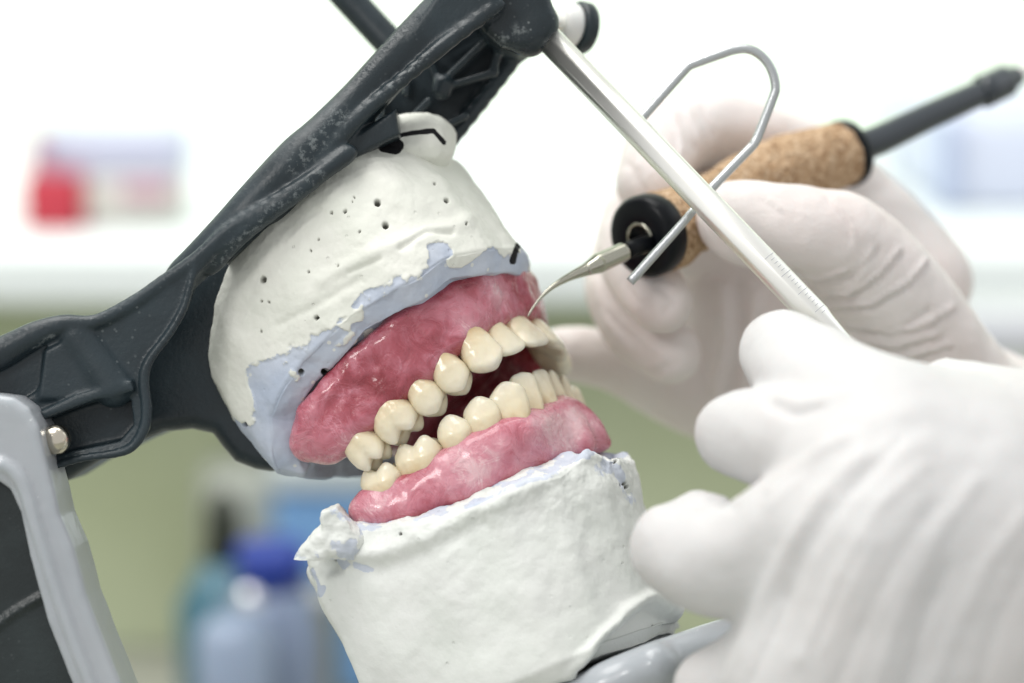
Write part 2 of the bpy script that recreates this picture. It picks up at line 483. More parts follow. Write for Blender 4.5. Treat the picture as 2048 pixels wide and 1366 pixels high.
# red and white carton on the counter
Yb = 1.17
base = ray_at(200, 415, Yb); base[2] = zc
T = thing('carton', 'red and white carton lying open on the white counter', 'box', tuple(base), world=True)
M_RED = mat('red card', (.42, .03, .05), .5); M_PINK = mat('pink card', (.46, .24, .31), .5); M_LIL = mat('lilac card', (.46, .48, .60), .5)
M_CREAM = mat('cream card', (.5, .5, .46), .6)
obj('lid', *bgbox(62, 362, 262, 358, Yb + .012, .05), M_LIL, T, world=True)
obj('side_flap', *bgbox(60, 88, 264, 352, Yb + .004, .006, bev=.001), M_PINK, T, world=True)
obj('tray', *bgbox(40, 160, 350, 417, Yb, .07, zc), M_RED, T, world=True)
obj('tray', *bgbox(166, 350, 356, 412, Yb + .008, .06, zc), M_CREAM, T, world=True)
obj('label_strip', *bgbox(240, 345, 366, 397, Yb + .004, .004, bev=.0005), M_PINK, T, world=True)
# pale blue cabinet box at the right end of the counter
a = ray_at(2100, 505, 1.25); T = thing('storage_box', 'pale blue storage box at the right end of the counter', 'box', (a[0], 1.3, zc), world=True)
obj('shell', *bgbox(1885, 2500, 225, 505, 1.25, .2, zc, .01), wall_mat('lavender plastic', (.50, .54, .66), (.55, .58, .68), 10, .5), T, world=True)
obj('edge_strip', *bgbox(1880, 1906, 232, 500, 1.243, .006, zc + .002, .001), mat('blue trim', (.38, .44, .60), .5), T, world=True)


a = ray_at(2200, 700, 1.07); T = thing('drawer_unit', 'pale drawer unit under the counter behind the hands, at the right edge', 'drawer unit', (a[0], 1.1, 0), world=True)
obj('shell', *bgbox(1905, 2700, 614, 1500, 1.085, .06, .001, .006), wall_mat('drawer white', (.56, .58, .56), (.50, .53, .50), 8, .5), T, world=True)
obj('drawer_front', *bgbox(1925, 2690, 630, 716, 1.078, .012, ray_at(0, 716, 1.078)[2], .003), wall_mat('drawer lilac', (.60, .61, .66), (.55, .57, .62), 8, .5), T, world=True)
obj('drawer_front', *bgbox(1925, 2690, 722, 1000, 1.078, .012, ray_at(0, 1000, 1.078)[2], .003), wall_mat('drawer green', (.42, .48, .34), (.38, .44, .30), 8, .5), T, world=True)


def bottle(name, label, cat, px, Y, prof, m, capm, capprof, group=None):
    a = ray_at(px, 1300, Y); T = thing(name, label, cat, (a[0], Y, 0), group=group, world=True)
    V, F = lathe(prof, np.array([a[0], Y, 0]), (0, 0, 1), 40); obj('body', V, F, m, T, world=True)
    if capm: V, F = lathe(capprof, np.array([a[0], Y, 0]), (0, 0, 1), 40); obj('cap', V, F, capm, T, world=True)
    return T


def H(py, Y): return ray_at(0, py, Y)[2]


Y = .93; z1 = H(1168, Y); z2 = H(1088, Y)
M_CLEAR = mat('milky bottle plastic', (.20, .25, .36), .25, sss=.1)
bottle('bottle', 'milky white bottle with a royal blue cap on the bench', 'bottle', 545, Y,
       [(0.001, .0), (.001, .021), (z1 * .78, .021), (z1 * .93, .017), (z1 + .001, .0125), (z1 + .001, 0)], M_CLEAR, mat('blue cap', (.015, .04, .28), .35),
       [(z1, 0), (z1, .0145), (z2 - .002, .0145), (z2, .013), (z2, 0)])
Y = .98; z1 = H(1120, Y); z2 = H(985, Y)
bottle('bottle', 'dark brown dropper bottle behind the blue capped bottle', 'bottle', 452, Y,
       [(0.001, 0), (.001, .02), (z1 * .8, .02), (z1, .009), (z1, 0)], mat('teal glass', (.05, .14, .19), .3), mat('black cap', (.03, .035, .025), .4),
       [(z1 - .001, 0), (z1 - .001, .0085), (z2 - .006, .0075), (z2, .004), (z2, 0)])
Y = .90; z1 = H(1205, Y)
T = bottle('jar', 'clear blue jar with a chrome ball added for a round glint beside the bottles', 'jar', 470, Y,
           [(0.001, 0), (.001, .015), (z1 - .012, .015), (z1 - .006, .010), (z1 - .006, 0)], mat('pale blue glass', (.25, .31, .42), .2, sss=.1), None, None)
a = ray_at(497, 1197, Y - .01)
V, F = lathe([(math.cos(u) * -.0045, math.sin(u) * .0045) for u in np.linspace(0, math.pi, 20)], a, (0, 0, 1), 32)
obj('knob', V, F, mat('chrome glint ball', (.9, .9, .95), .06, 1), T, world=True)  # small mirror ball added to catch a lamp as a blurred glint
Y = 1.08
T = thing('carton', 'light blue carton standing behind the bottles', 'box', tuple(ray_at(610, 1300, Y) * np.array([1, 1, 0])), world=True)
obj('body', *bgbox(545, 745, 985, 1300, Y, .05, 0.001), mat('light blue card', (.16, .32, .58), .5), T, world=True)
obj('top_band', *bgbox(540, 752, 925, 985, Y - .003, .058, bev=.002), mat('pale card', (.50, .56, .58), .5), T, world=True)
Y = 1.125
T = thing('canister', 'beige canister against the green panel', 'canister', tuple(ray_at(500, 1300, Y) * np.array([1, 1, 0])), world=True)
V, F = lathe([(.001, 0), (.001, .026), (H(960, Y), .026), (H(925, Y), .022), (H(925, Y), 0)], np.array([ray_at(505, 900, Y)[0], Y, 0]), (0, 0, 1), 40)
obj('body', V, F, mat('beige tin', (.36, .38, .34), .5), T, world=True)
Y = .96
T = thing('jar', 'small olive brown jar in front of the light blue carton', 'jar', tuple(ray_at(590, 1300, Y) * np.array([1, 1, 0])), world=True)
V, F = lathe([(.001, 0), (.001, .013), (H(1215, Y), .013), (H(1205, Y), .011), (H(1205, Y), 0)], np.array([ray_at(605, 900, Y)[0], Y, 0]), (0, 0, 1), 40)
obj('body', V, F, mat('olive glass', (.16, .16, .10), .3), T, world=True)
obj('lid', *lathe([(H(1205, Y), 0), (H(1205, Y), .0125), (H(1180, Y), .0125), (H(1180, Y), 0)], np.array([ray_at(605, 900, Y)[0], Y, 0]), (0, 0, 1), 40), mat('tin lid', (.5, .5, .5), .4, .6), T, world=True)

# ------------------------------------------------------------------ jaw frames
WL = np.array([.4, .915, -.04]); WL /= np.linalg.norm(WL)


def jaw(deg):
    a = math.radians(deg); u0 = np.array([math.cos(a), 0, math.sin(a)])
    U = u0 - (u0 @ WL) * WL; U /= np.linalg.norm(U); return U, np.cross(U, WL)


UU, UV = jaw(37); UC = P(1070, 640, 0)
LU, LV = jaw(22); LC = P(1105, 800, 0)


def inv(px, py, w, C, U, V):
    o = np.array([0, -DC, 0.]); d = P(px, py, 0) - o
    t = (w - (o - C) @ WL) / (d @ WL); q = o + t * d - C; return q @ U, q @ V


# ------------------------------------------------------------------ plaster models
def block(outline, rows, C, U, V, N=1000, per=None):
    """loft: outline (u,w) closed; rows: list of (scale, vfun(u,w), nsub)"""
    o = np.array(outline, float); n = len(o)
    seg = np.linalg.norm(np.roll(o, -1, 0) - o, axis=1); L = np.concatenate([[0], np.cumsum(seg)]); s = np.linspace(0, L[-1], N, endpoint=False)
    oc = np.concatenate([o, o[:1]]); R = np.stack([np.interp(s, L, oc[:, i]) for i in range(2)], 1)
    ker = np.exp(-np.linspace(-2, 2, 25) ** 2); ker /= ker.sum()
    R = np.stack([np.convolve(np.concatenate([R[-12:, i], R[:, i], R[:12, i]]), ker, 'valid') for i in range(2)], 1)
    c = np.array([o[:, 0].mean(), 0])
    VV = []
    prev = None
    for sc, vf, ns in rows:
        q = c + (R - c) * sc; v = vf(R[:, 0], R[:, 1]); cur = np.concatenate([q, v[:, None]], 1)
        if prev is None: VV.append(cur)
        else:
            for i in range(1, ns + 1): VV.append(prev + (cur - prev) * i / ns)
        prev = cur
    Q = np.concatenate(VV); M = len(VV)
    X = C + Q[:, :1] * U + Q[:, 1:2] * WL + Q[:, 2:] * V
    idx = np.arange(M * N).reshape(M, N); a = idx[:-1]; b = idx[1:]
    Fc = np.stack([a, np.roll(a, -1, 1), np.roll(b, -1, 1), b], -1).reshape(-1, 4)
    return X, Q, Fc


def orient(V, Fc):
    vol = (np.cross(V[Fc[:, 0]], V[Fc[:, 1]]) * V[Fc[:, 2]]).sum() + (np.cross(V[Fc[:, 0]], V[Fc[:, 2]]) * V[Fc[:, 3]]).sum()
    return Fc[:, ::-1].copy() if vol < 0 else Fc


def polydist(q, pts):
    pts = np.array(pts, float); d = np.full(len(q), 1e9)
    for a, b in zip(pts[:-1], pts[1:]):
        e = b - a; t = np.clip(((q - a) @ e) / max(e @ e, 1e-9), 0, 1); d = np.minimum(d, np.linalg.norm(q - a - t[:, None] * e, axis=1))
    return d


def ss(a, b, x):
    t = np.clip((x - a) / (b - a), 0, 1); return t * t * (3 - 2 * t)


def split(name_a, name_b, X, Fc, mask, m, parent, attrs, la=None, lb=None):
    """two parts of one cast surface, parted where the two plasters meet"""
    fm = mask[Fc].mean(1) > .5
    for nm, sel, lb_ in ((name_a, fm, la), (name_b, ~fm, lb)):
        f = Fc[sel]; used = np.unique(f); re = np.full(len(X), -1); re[used] = np.arange(len(used))
        obj(nm, X[used], re[f], m, parent, attrs={k: a[used] for k, a in attrs.items()}, label=lb_)


# upper
e_px = [(532, 935), (537, 832), (575, 767), (613, 718), (705, 632), (813, 556), (900, 512), (998, 464), (1041, 475)]
e_uv = np.array(sorted(inv(*p, (-33 if p[0] < 850 else -24), UC, UU, UV) for p in e_px))
b_px = [(430, 830), (478, 845), (505, 770), (525, 725), (600, 695), (660, 655), (705, 608), (740, 572), (800, 536), (870, 504), (930, 492), (985, 458), (1010, 420), (1045, 455)]
b_uv = np.array(sorted(inv(*p, (-34 if p[0] < 850 else -24), UC, UU, UV) for p in b_px))
e_f = lambda u, w_: np.interp(u, e_uv[:, 0], e_uv[:, 1])
vt = lambda u, w_: np.interp(u, [-55, -50, -33, -20, 0, 14], [27, 31.5, 42.5, 44.5, 44, 42]) - .0012 * np.maximum(w_ + 20, 0) ** 2 * 0


def lerpv(t, off=0): return lambda u, w_: e_f(u, w_) + (vt(u, w_) - e_f(u, w_)) * t + off


OUT_U = [(-53.5, -26), (-50, -31), (-40, -34.3), (-22, -34.5), (-8, -32), (0.6, -26), (5.8, -17), (7.4, -7), (6, 3), (1, 13), (-8, 23), (-18, 30), (-32, 33), (-46, 32), (-52, 22), (-54, 0), (-54, -16)]
rowsU = [(.02, lambda u, w_: 0 * u + 7, 1), (.55, lambda u, w_: 0 * u + 7, 12), (.84, lambda u, w_: e_f(u, w_) - 2.0, 24), (.9, lambda u, w_: e_f(u, w_) - 3.2, 10), (.985, lambda u, w_: e_f(u, w_) - .5, 16), (1.0, lerpv(0), 6),
         (1.015, lerpv(.3), 36), (1.02, lerpv(.55), 28), (1.0, lerpv(.8), 28), (.965, lerpv(.93), 18), (.90, lerpv(1.0), 14), (.6, lerpv(1.0, 1), 8), (.02, lerpv(1.0, 1), 6)]
X, Q, Fc = block(OUT_U, rowsU, UC, UU, UV)
Fc = orient(X, Fc); Nn = vnormals(X, Fc)
d = 0.9 * fbm(X, 22, 3, 3) + .22 * fbm(X, 4.5, 4, 5) + .16 * np.abs(fbm(X * np.array([1, 1, 1]), 9, 3, 9))
pxy = proj(X); near = Q[:, 1] < 12
bv = np.interp(Q[:, 0], b_uv[:, 0], b_uv[:, 1])
blue = .5 + (bv - Q[:, 2]) / 3.6 + .85 * fbm(X, 7, 5, 21)
pad = (Q[:, 2] < e_f(Q[:, 0], 0) - .3)
blue = np.where(pad, np.maximum(blue, .5 + .62 * fbm(X, 5, 4, 33) + .25), blue)
# the streaks of white slurry over the blue facet
blue = blue - .9 * np.exp(-(polydist(pxy, [(660, 700), (700, 665), (720, 640)]) / 16) ** 2) - .8 * np.exp(-(polydist(pxy, [(690, 650), (740, 600)]) / 10) ** 2) - .9 * np.exp(-(polydist(pxy, [(900, 530), (960, 500)]) / 16) ** 2)
blue = blue - 1.1 * np.maximum(fbm(X, 8, 4, 55) - .22, 0)
blue = np.clip(blue, 0, 1)
d = d + .32 * (1 - ss(.4, .6, blue))
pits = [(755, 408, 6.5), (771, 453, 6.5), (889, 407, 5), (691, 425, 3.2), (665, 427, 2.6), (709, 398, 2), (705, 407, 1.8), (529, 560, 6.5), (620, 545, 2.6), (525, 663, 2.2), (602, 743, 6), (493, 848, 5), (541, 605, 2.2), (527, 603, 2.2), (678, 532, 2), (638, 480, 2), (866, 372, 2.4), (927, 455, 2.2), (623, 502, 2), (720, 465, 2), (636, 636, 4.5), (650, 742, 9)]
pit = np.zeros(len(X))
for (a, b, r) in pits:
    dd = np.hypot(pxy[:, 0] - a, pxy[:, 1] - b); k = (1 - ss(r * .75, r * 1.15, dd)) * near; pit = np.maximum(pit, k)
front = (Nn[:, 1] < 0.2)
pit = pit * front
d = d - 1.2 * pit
# folds and scratches in the slurry
for ln, wd, dp in (([(640, 560), (760, 500), (850, 470), (930, 445)], 14, .5), ([(560, 650), (640, 610), (720, 560)], 9, -.3), ([(640, 420), (600, 450), (570, 480)], 6, -.25), ([(800, 500), (850, 468), (900, 470)], 6, -.6), ([(700, 545), (760, 520)], 5, -.4)):
    d = d + dp * np.exp(-(polydist(pxy, ln) / wd) ** 2) * front
d = d + .5 * pad * fbm(X, 8, 3, 77)
mark = .9 * (polydist(pxy, [(1024, 523), (1030, 500), (1040, 484)]) < 6) * front
for ln, r in (([(745, 290), (790, 268), (835, 262), (870, 262)], 5), ([(770, 292), (790, 296)], 14), ([(870, 262), (890, 300)], 5)):
    mark = np.maximum(mark, ss(r * 1.5, r * .6, polydist(pxy, ln)) * front)
# black grime where the frame was set in
mark = np.maximum(mark, .55 * ss(.93, 1.0, (Q[:, 2] - e_f(Q[:, 0], 0)) / (vt(Q[:, 0], 0) - e_f(Q[:, 0], 0))) * (Q[:, 0] < -2))
X = X + Nn * d[:, None]
UPM = thing('plaster_model', 'white and blue plaster model fixed under the raised dark frame, above the wax dentures', 'plaster model', UC + UU * -22 + UV * 8)
split('stone_cast', 'plaster_mount', X, Fc, blue, M_PLU, UPM, dict(blue=blue, pit=pit, mark=mark), 'blue grey trimmed dental stone', 'cream white plaster with air holes')
# lump of plaster squeezed up round the frame
fl = Field(P(740, 330, -10) - 6, P(900, 220, 20) + 6, .45)
fl.ell(P(825, 262, 4), np.eye(3), (7.5, 8, 3.2), 0); fl.ell(P(850, 290, 4), np.eye(3), (5.2, 8, 4.6), 3); fl.ell(P(868, 300, 3), np.eye(3), (3.5, 9, 5), 3); fl.ell(P(805, 300, 2), np.eye(3), (6, 9, 4), 3)
V, F = fl.mesh(); N_ = vnormals(V, F); V = V + N_ * (.5 * fbm(V, 5, 4, 4))[:, None]
pp = proj(V); mk = np.zeros(len(V))
for ln, r in (([(775, 262), (800, 270), (840, 264), (868, 262), (888, 285)], 4.5), ([(765, 285), (795, 292)], 13), ([(757, 262), (785, 256)], 7)): mk = np.maximum(mk, ss(r * 1.5, r * .6, polydist(pp, ln)))
obj('plaster_lump', V, F, M_PLU, UPM, attrs=dict(blue=0 * mk, pit=0 * mk, mark=mk))

# lower
t_px = [(597, 1128), (625, 1085), (645, 1060), (700, 1052), (760, 1050), (860, 1038), (940, 1014), (1010, 979), (1080, 946), (1130, 922)]
t_uv = np.array(sorted([inv(*p, -32, LC, LU, LV) for p in t_px] + [inv(1275, 895, -4, LC, LU, LV), inv(1230, 889, -8, LC, LU, LV), inv(1180, 897, -14, LC, LU, LV)]))
tf = lambda u, w_: np.interp(u, t_uv[:, 0], t_uv[:, 1])
BOT = -53.0
lw = lambda t_, off=0: (lambda u, w_: tf(u, w_) + (BOT - tf(u, w_)) * t_ + off)
OUT_L = [(-52, -24), (-48, -31), (-38, -33.5), (-20, -34), (-6, -31), (3, -25), (8.5, -15), (10.5, -5), (9.5, 5), (4, 17), (-4, 27), (-12, 33), (-30, 34), (-46, 32), (-52, 22), (-53, 0), (-53, -14)]
rowsL = [(.02, lambda u, w_: 0 * u - 9, 1), (.5, lambda u, w_: 0 * u - 9, 10), (.8, lambda u, w_: tf(u, w_) * .5 - 5, 20), (.93, lw(0, .2), 18), (.99, lw(0, -.1), 12), (1.005, lw(0.03), 6),
         (1.0, lw(.2), 30), (.985, lw(.5), 36), (.97, lw(.8), 36), (.96, lw(.93), 16), (.9, lw(1.0), 16), (.6, lw(1.0), 12), (.02, lw(1), 4)]
X, Q, Fc = block(OUT_L, rowsL, LC, LU, LV)
X = X - LU * (2.5 * ss(-12, BOT, Q[:, 2]) * ss(-14, 8, Q[:, 0]))[:, None]
Fc = orient(X, Fc); Nn = vnormals(X, Fc); pxy = proj(X); front = (Nn[:, 1] < .2)
topness = np.exp(-np.maximum(tf(Q[:, 0], 0) - Q[:, 2], 0) / 6)
d = 1.4 * fbm(X, 24, 2, 43) * (1 - .6 * topness) + .22 * fbm(X, 8, 3, 45) + (.07 + .42 * topness) * fbm(X, 3.6, 4, 51)
d = d + 1.4 * np.exp(-(polydist(pxy, [(700, 1115), (800, 1100), (900, 1060), (1000, 1000), (1060, 970)]) / 26) ** 2) * front
d = d - 1.0 * np.exp(-(polydist(pxy, [(660, 1130), (760, 1135), (860, 1100), (960, 1040)]) / 20) ** 2) * front
blue = .10 + .4 * fbm(X, 3.5, 4, 61) * topness
for ln, r, am in (([(660, 1085), (672, 1110), (690, 1125)], 12, .75), ([(715, 1133), (745, 1140)], 8, .6), ([(625, 1140), (640, 1180)], 7, .55), ([(640, 1190), (650, 1175)], 8, .6), ([(1040, 965), (1060, 955)], 9, .6), ([(948, 1003), (955, 1000)], 10, .7), ([(1130, 915), (1200, 895), (1265, 890)], 12, .8), ([(1200, 930), (1235, 940), (1260, 1000)], 18, .4), ([(700, 1060), (760, 1058)], 7, .5)):
    blue = blue + am * np.exp(-(polydist(pxy, ln) / r) ** 2) * front
blue = np.where(Q[:, 2] > tf(Q[:, 0], 0) - .6, blue + .3, blue); blue = np.clip(blue, 0, 1)
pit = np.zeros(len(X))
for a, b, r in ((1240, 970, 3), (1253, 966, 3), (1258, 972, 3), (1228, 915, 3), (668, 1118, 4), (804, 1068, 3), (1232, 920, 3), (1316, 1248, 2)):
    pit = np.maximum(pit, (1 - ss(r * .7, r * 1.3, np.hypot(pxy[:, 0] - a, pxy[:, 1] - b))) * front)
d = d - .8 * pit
ly = np.interp(pxy[:, 0], [1115, 1180, 1240, 1300, 1370], [1372, 1306, 1238, 1206, 1232]) + 5 * fbm(X, 5, 3, 70)
brk = ss(0, 16, pxy[:, 1] - ly) * ss(1105, 1125, pxy[:, 0]) * front
d = d - 2.0 * brk + 1.1 * np.exp(-((pxy[:, 1] - ly + 10) / 14) ** 2) * ss(1105, 1180, pxy[:, 0]) * front
d = d - .5 * np.maximum(fbm(X, 7, 4, 72), 0) * topness - .9 * np.exp(-(polydist(pxy, [(1222, 910), (1236, 950), (1262, 985)]) / 6) ** 2) * front
X = X + Nn * d[:, None]
LPM = thing('plaster_model', 'lumpy white plaster model at the bottom, carrying the lower wax denture', 'plaster model', LC + LU * -20 + LV * BOT)
cap = (Q[:, 2] > tf(Q[:, 0], 0) - .9).astype(float)
mk = np.zeros(len(X))
split('stone_cast', 'plaster_mount', X, Fc, cap, M_PLL, LPM, dict(blue=blue, pit=pit, mark=mk))
fl = Field(P(600, 1100, -34) - 3, P(760, 1000, -10) + 3, .3)
fl.poly([(641, 1024), (672, 1014), (696, 1048), (706, 1066), (655, 1082), (645, 1052)], -25, -14, 1.2, .5)
fl.chain([(602, 1131, -22, 1.0), (622, 1112, -22, 1.8), (660, 1085, -22, 2.8), (700, 1085, -21, 3.5)], 1.5)
fl.chain([(604, 1134, -22, 1.0), (625, 1160, -22, 2.0), (650, 1150, -20, 3.5)], 1.5)
V, F = fl.mesh(); N_ = vnormals(V, F); V = V + N_ * (.4 * fbm(V, 2.6, 4, 14))[:, None]
obj('plaster_lump', V, F, M_PLL, LPM, attrs=dict(blue=np.clip(.38 + .5 * fbm(V, 4, 3, 8), 0, 1), pit=np.zeros(len(V)), mark=np.zeros(len(V))))


# ------------------------------------------------------------------ teeth
def tooth_mesh(kind, A, B, Hh, seed):
    """A,B half widths mesio-distal / facial; tip towards +z, neck at z=0"""
    f = Field((-A - 1.5, -B - 1.5, -4.5), (A + 1.5, B + 1.5, Hh + 1.5), .27)
    X, Y, Z = f.ax[0][:, None, None], f.ax[1][None, :, None], f.ax[2][None, None, :]
    zz = np.clip(Z / Hh, -.5, 1.1)
    if kind == 'incisor':
        a = A * np.interp(zz, [-.5, 0, .35, .75, 1.1], [.5, .74, .90, 1, .99]); b = B * np.interp(zz, [-.5, 0, .4, 1, 1.1], [.85, .95, .72, .22, .18]); yc = (B - b) * .75; n = 2.5
        T = Hh - .5 * np.abs(X / A) ** 5 - .12 * X / A
    elif kind == 'canine':
        a = A * np.interp(zz, [-.5, 0, .4, .7, 1.1], [.66, .78, .97, 1, .86]); b = B * np.interp(zz, [-.5, 0, .4, 1, 1.1], [.85, 1, .88, .4, .34]); yc = (B - b) * .7; n = 2.4
        T = Hh - 1.9 * np.abs(X / A) ** 1.5 - .2 * X / A
    elif kind == 'premolar':
        a = A * np.interp(zz, [-.5, 0, .5, 1.1], [.7, .80, 1, .86]); b = B * np.interp(zz, [-.5, 0, .45, 1, 1.1], [.82, .93, 1, .72, .68]); yc = 0; n = 2.6
        T = Hh - 2.3 + 2.3 * np.maximum(np.exp(-((X / (A * .75)) ** 2 + ((Y - .55 * B) / (.5 * B)) ** 2)), .86 * np.exp(-((X / (A * .7)) ** 2 + ((Y + .55 * B) / (.45 * B)) ** 2)))
    else:
        a = A * np.interp(zz, [-.5, 0, .5, 1.1], [.78, .86, 1, .88]); b = B * np.interp(zz, [-.5, 0, .4, 1, 1.1], [.85, .95, 1, .76, .7]); yc = 0; n = 2.7
        T = 0
        for sx, sy, h in ((-.48, .5, 1), (.46, .52, .92), (-.46, -.5, .9), (.46, -.5, .78)):
            T = np.maximum(T, h * np.exp(-(((X - sx * A) / (A * .43)) ** 2 + ((Y - sy * B) / (B * .45)) ** 2)))
        T = Hh - 2.1 + 2.1 * T
        b = b * (1 - .085 * np.exp(-(X / .9) ** 2) * np.clip(zz * 1.3 - .2, 0, 1))
    ds = ((np.abs(X / a) ** n + np.abs((Y - yc) / b) ** n) ** (1 / n) - 1) * np.minimum(a, b)
    dt = (Z - T) * .75; k = 1.1
    h = np.maximum(k - np.abs(ds - dt), 0) / k; D = np.maximum(ds, dt) + h * h * k / 4
    D = np.maximum(D, -2.2 - Z); f.F = np.broadcast_to(D, f.F.shape).astype(np.float32).copy()
    V, F = f.mesh(); V = relax(V, F, 1, .4)
    N_ = vnormals(V, F); V = V + N_ * (.15 * fbm(V + seed * 31, 3.2, 3, seed))[:, None]
    gr = np.zeros(len(V))
    if kind == 'molar': gr = np.exp(-(V[:, 0] / .35) ** 2) * ss(.75 * Hh, Hh, V[:, 2]) * .6 + .8 * np.exp(-(V[:, 1] / .5) ** 2) * (V[:, 2] > Hh - 2.6)
    if kind == 'premolar': gr = .8 * np.exp(-(V[:, 1] / .5) ** 2) * (V[:, 2] > Hh - 2.6)
    return V, F, np.clip(V[:, 2] / Hh, 0, 1), gr


def put_teeth(lst, C, U, V_, tip, parent, seed0):
    for i, (px, py, y, kind, A, B, Hh, ang, lean, roll, far) in enumerate(lst):
        V, F, tipn, gr = tooth_mesh(kind, A * (1.03 if seed0 > 20 else .985), B * .97, Hh, seed0 + i)
        an = math.radians(ang)
        fac = -WL * math.cos(an) + U * math.sin(an)            # facial direction
        z = tip + fac * math.tan(math.radians(lean)); z = z / np.linalg.norm(z)
        fac = fac - z * (fac @ z); fac /= np.linalg.norm(fac); x = np.cross(fac, z)
        r = math.radians(roll); z, x = z * math.cos(r) + x * math.sin(r), x * math.cos(r) - z * math.sin(r)
        O = P(px, py, y) - z * Hh * .5
        Wd = O + V[:, :1] * x + V[:, 1:2] * fac + V[:, 2:] * z
        at = dict(tipness=tipn, groove=gr)
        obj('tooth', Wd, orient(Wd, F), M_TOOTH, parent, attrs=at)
        if far:
            Wm = Wd - 2 * ((Wd - C) @ WL)[:, None] * WL
            obj('tooth', Wm, orient(Wm, F), M_TOOTH, parent, attrs=at)


UD = thing('wax_denture', 'upper wax denture with pink gum and cream teeth, pressed on the blue and white model', 'denture', UC)
LD = thing('wax_denture', 'lower wax denture with pink gum and cream teeth, seated on the lumpy white model', 'denture', LC)
# px,py,y,kind,A,B,H,angle,lean,roll,mirror
up = [(736, 899, -15, 'molar', 3.8, 4.6, 8.2, 0, 2, 5, 1),
      (797, 844, -15.5, 'molar', 4.8, 5.0, 7.8, 4, 2, 0, 1),
      (857, 797, -15.5, 'premolar', 3.5, 4.4, 8.2, 8, 2, 2, 1),
      (905, 752, -15.4, 'premolar', 3.6, 4.5, 8.6, 16, 2, 2, 1),
      (962, 710, -14, 'canine', 4.0, 3.9, 9.2, 38, 4, 0, 1),
      (1001, 688, -9.5, 'incisor', 3.7, 3.3, 8.8, 60, 8, 0, 1),
      (1042, 675, -3.9, 'incisor', 4.5, 3.5, 9.6, 80, 10, 0, 1)]
put_teeth(up, P(1059, 677, .5), UU, UV, -UV, UD, 1)
lowt = [(768, 960, -15, 'molar', 4.4, 4.4, 6.4, 0, 0, -8, 1),
        (842, 913, -15.5, 'molar', 4.9, 4.6, 7.0, 3, 0, -6, 1),
        (914, 868, -16, 'premolar', 3.7, 4.0, 7.8, 8, 0, -3, 1),
        (967, 837, -15.5, 'premolar', 3.8, 4.0, 8.4, 18, 0, -2, 1),
        (1018, 811, -14, 'canine', 3.8, 3.8, 9.2, 35, 0, 0, 1),
        (1048, 796, -9.5, 'incisor', 3.1, 3.2, 9.6, 58, 0, 0, 1),
        (1078, 788, -4, 'incisor', 2.9, 3.1, 9.4, 78, 0, 0, 1)]
put_teeth(lowt, P(1092, 787, -1), LU, LV, LV, LD, 40)

# ------------------------------------------------------------------ gums
def mirror(p, C): return p - 2 * ((p - C) @ WL) * WL


def resample(rows, n):
    a = np.array(rows, float); t = np.linspace(0, len(a) - 1, n); return np.stack([np.interp(t, np.arange(len(a)), a[:, i]) for i in range(a.shape[1])], 1)


def gum_rows(lst, tip, U, C, bpts, back, nsub=5, off=.62):
    """wall of wax from the tooth necks (A) to the border of the denture (B), rows of (A, ra, B, rb)"""
    rows = [back]
    for (px, py, y, kind, A, B, Hh, ang, lean, roll, far), (bx, by, byy, br) in zip(lst, bpts):
        an = math.radians(ang); fac = -WL * math.cos(an) + U * math.sin(an); r = min(3.9, B * .82)
        rows.append((P(px, py, y) - tip * (Hh / 2 + r * (.62 if kind == 'molar' else off)) + fac * (B * .93 + .35 - r), r, P(bx, by, byy), br))
    A, r, B, br = rows[-1]; m = (A + mirror(A, C)) / 2 + U * .8; mb = (B + mirror(B, C)) / 2 + U * .8
    rows.append((m, r, mb, br))
    out = []
    for a, b in zip(rows[:-1], rows[1:]):
        for t in np.arange(nsub) / nsub: out.append(tuple(a[i] * (1 - t) + b[i] * t for i in range(4)))
    out.append(rows[-1]); return out


bU = [(640, 818, -15, 3.0), (706, 735, -16, 2.8), (774, 680, -16, 2.7), (828, 636, -15.5, 2.7), (886, 602, -13.5, 2.7), (936, 570, -9, 2.8), (982, 560, -3.5, 2.8)]
gU = gum_rows(up, -UV, UU, P(1059, 677, .5), bU, (P(652, 892, -14), 3.2, P(612, 888, -13), 3.2))
CU = P(1059, 677, .5); MU = P(1052, 600, 2)
f = Field(P(540, 960, 0) + [0, -26, 0], P(1340, 500, 0) + [6, 66, 4], .5)
for A, ra_, B, rb_ in gU:
    for A_, B_ in ((A, B), (mirror(A, CU), mirror(B, CU))):
        f.cap(A_, B_, ra_, rb_, 2.2)
    m1 = A * .72 + B * .28; f.cap(m1, mirror(m1, CU), 2.0, 2.0, 1.5)
def inner_wall(f, lst, tip, U, C, C2):
    """wax run up the tongue side of the far teeth"""
    q = []
    for (px, py, y, kind, A, B, Hh, ang, lean, roll, far) in lst[:5]:
        an = math.radians(ang); fac = -WL * math.cos(an) + U * math.sin(an)
        q.append((mirror(P(px, py, y) - fac * (B + .9), C), B))
    q = [(q[0][0] - U * 9 + tip * -1.5, 0)] + q
    for (a, ba), (b, bb) in zip(q[:-1], q[1:]):
        for h in (-4, -2, 0, 1.4): f.cap(a + tip * h, b + tip * h, 2.0, 2.0, 1)


inner_wall(f, up, -UV, UU, P(1059, 677, .5), None)
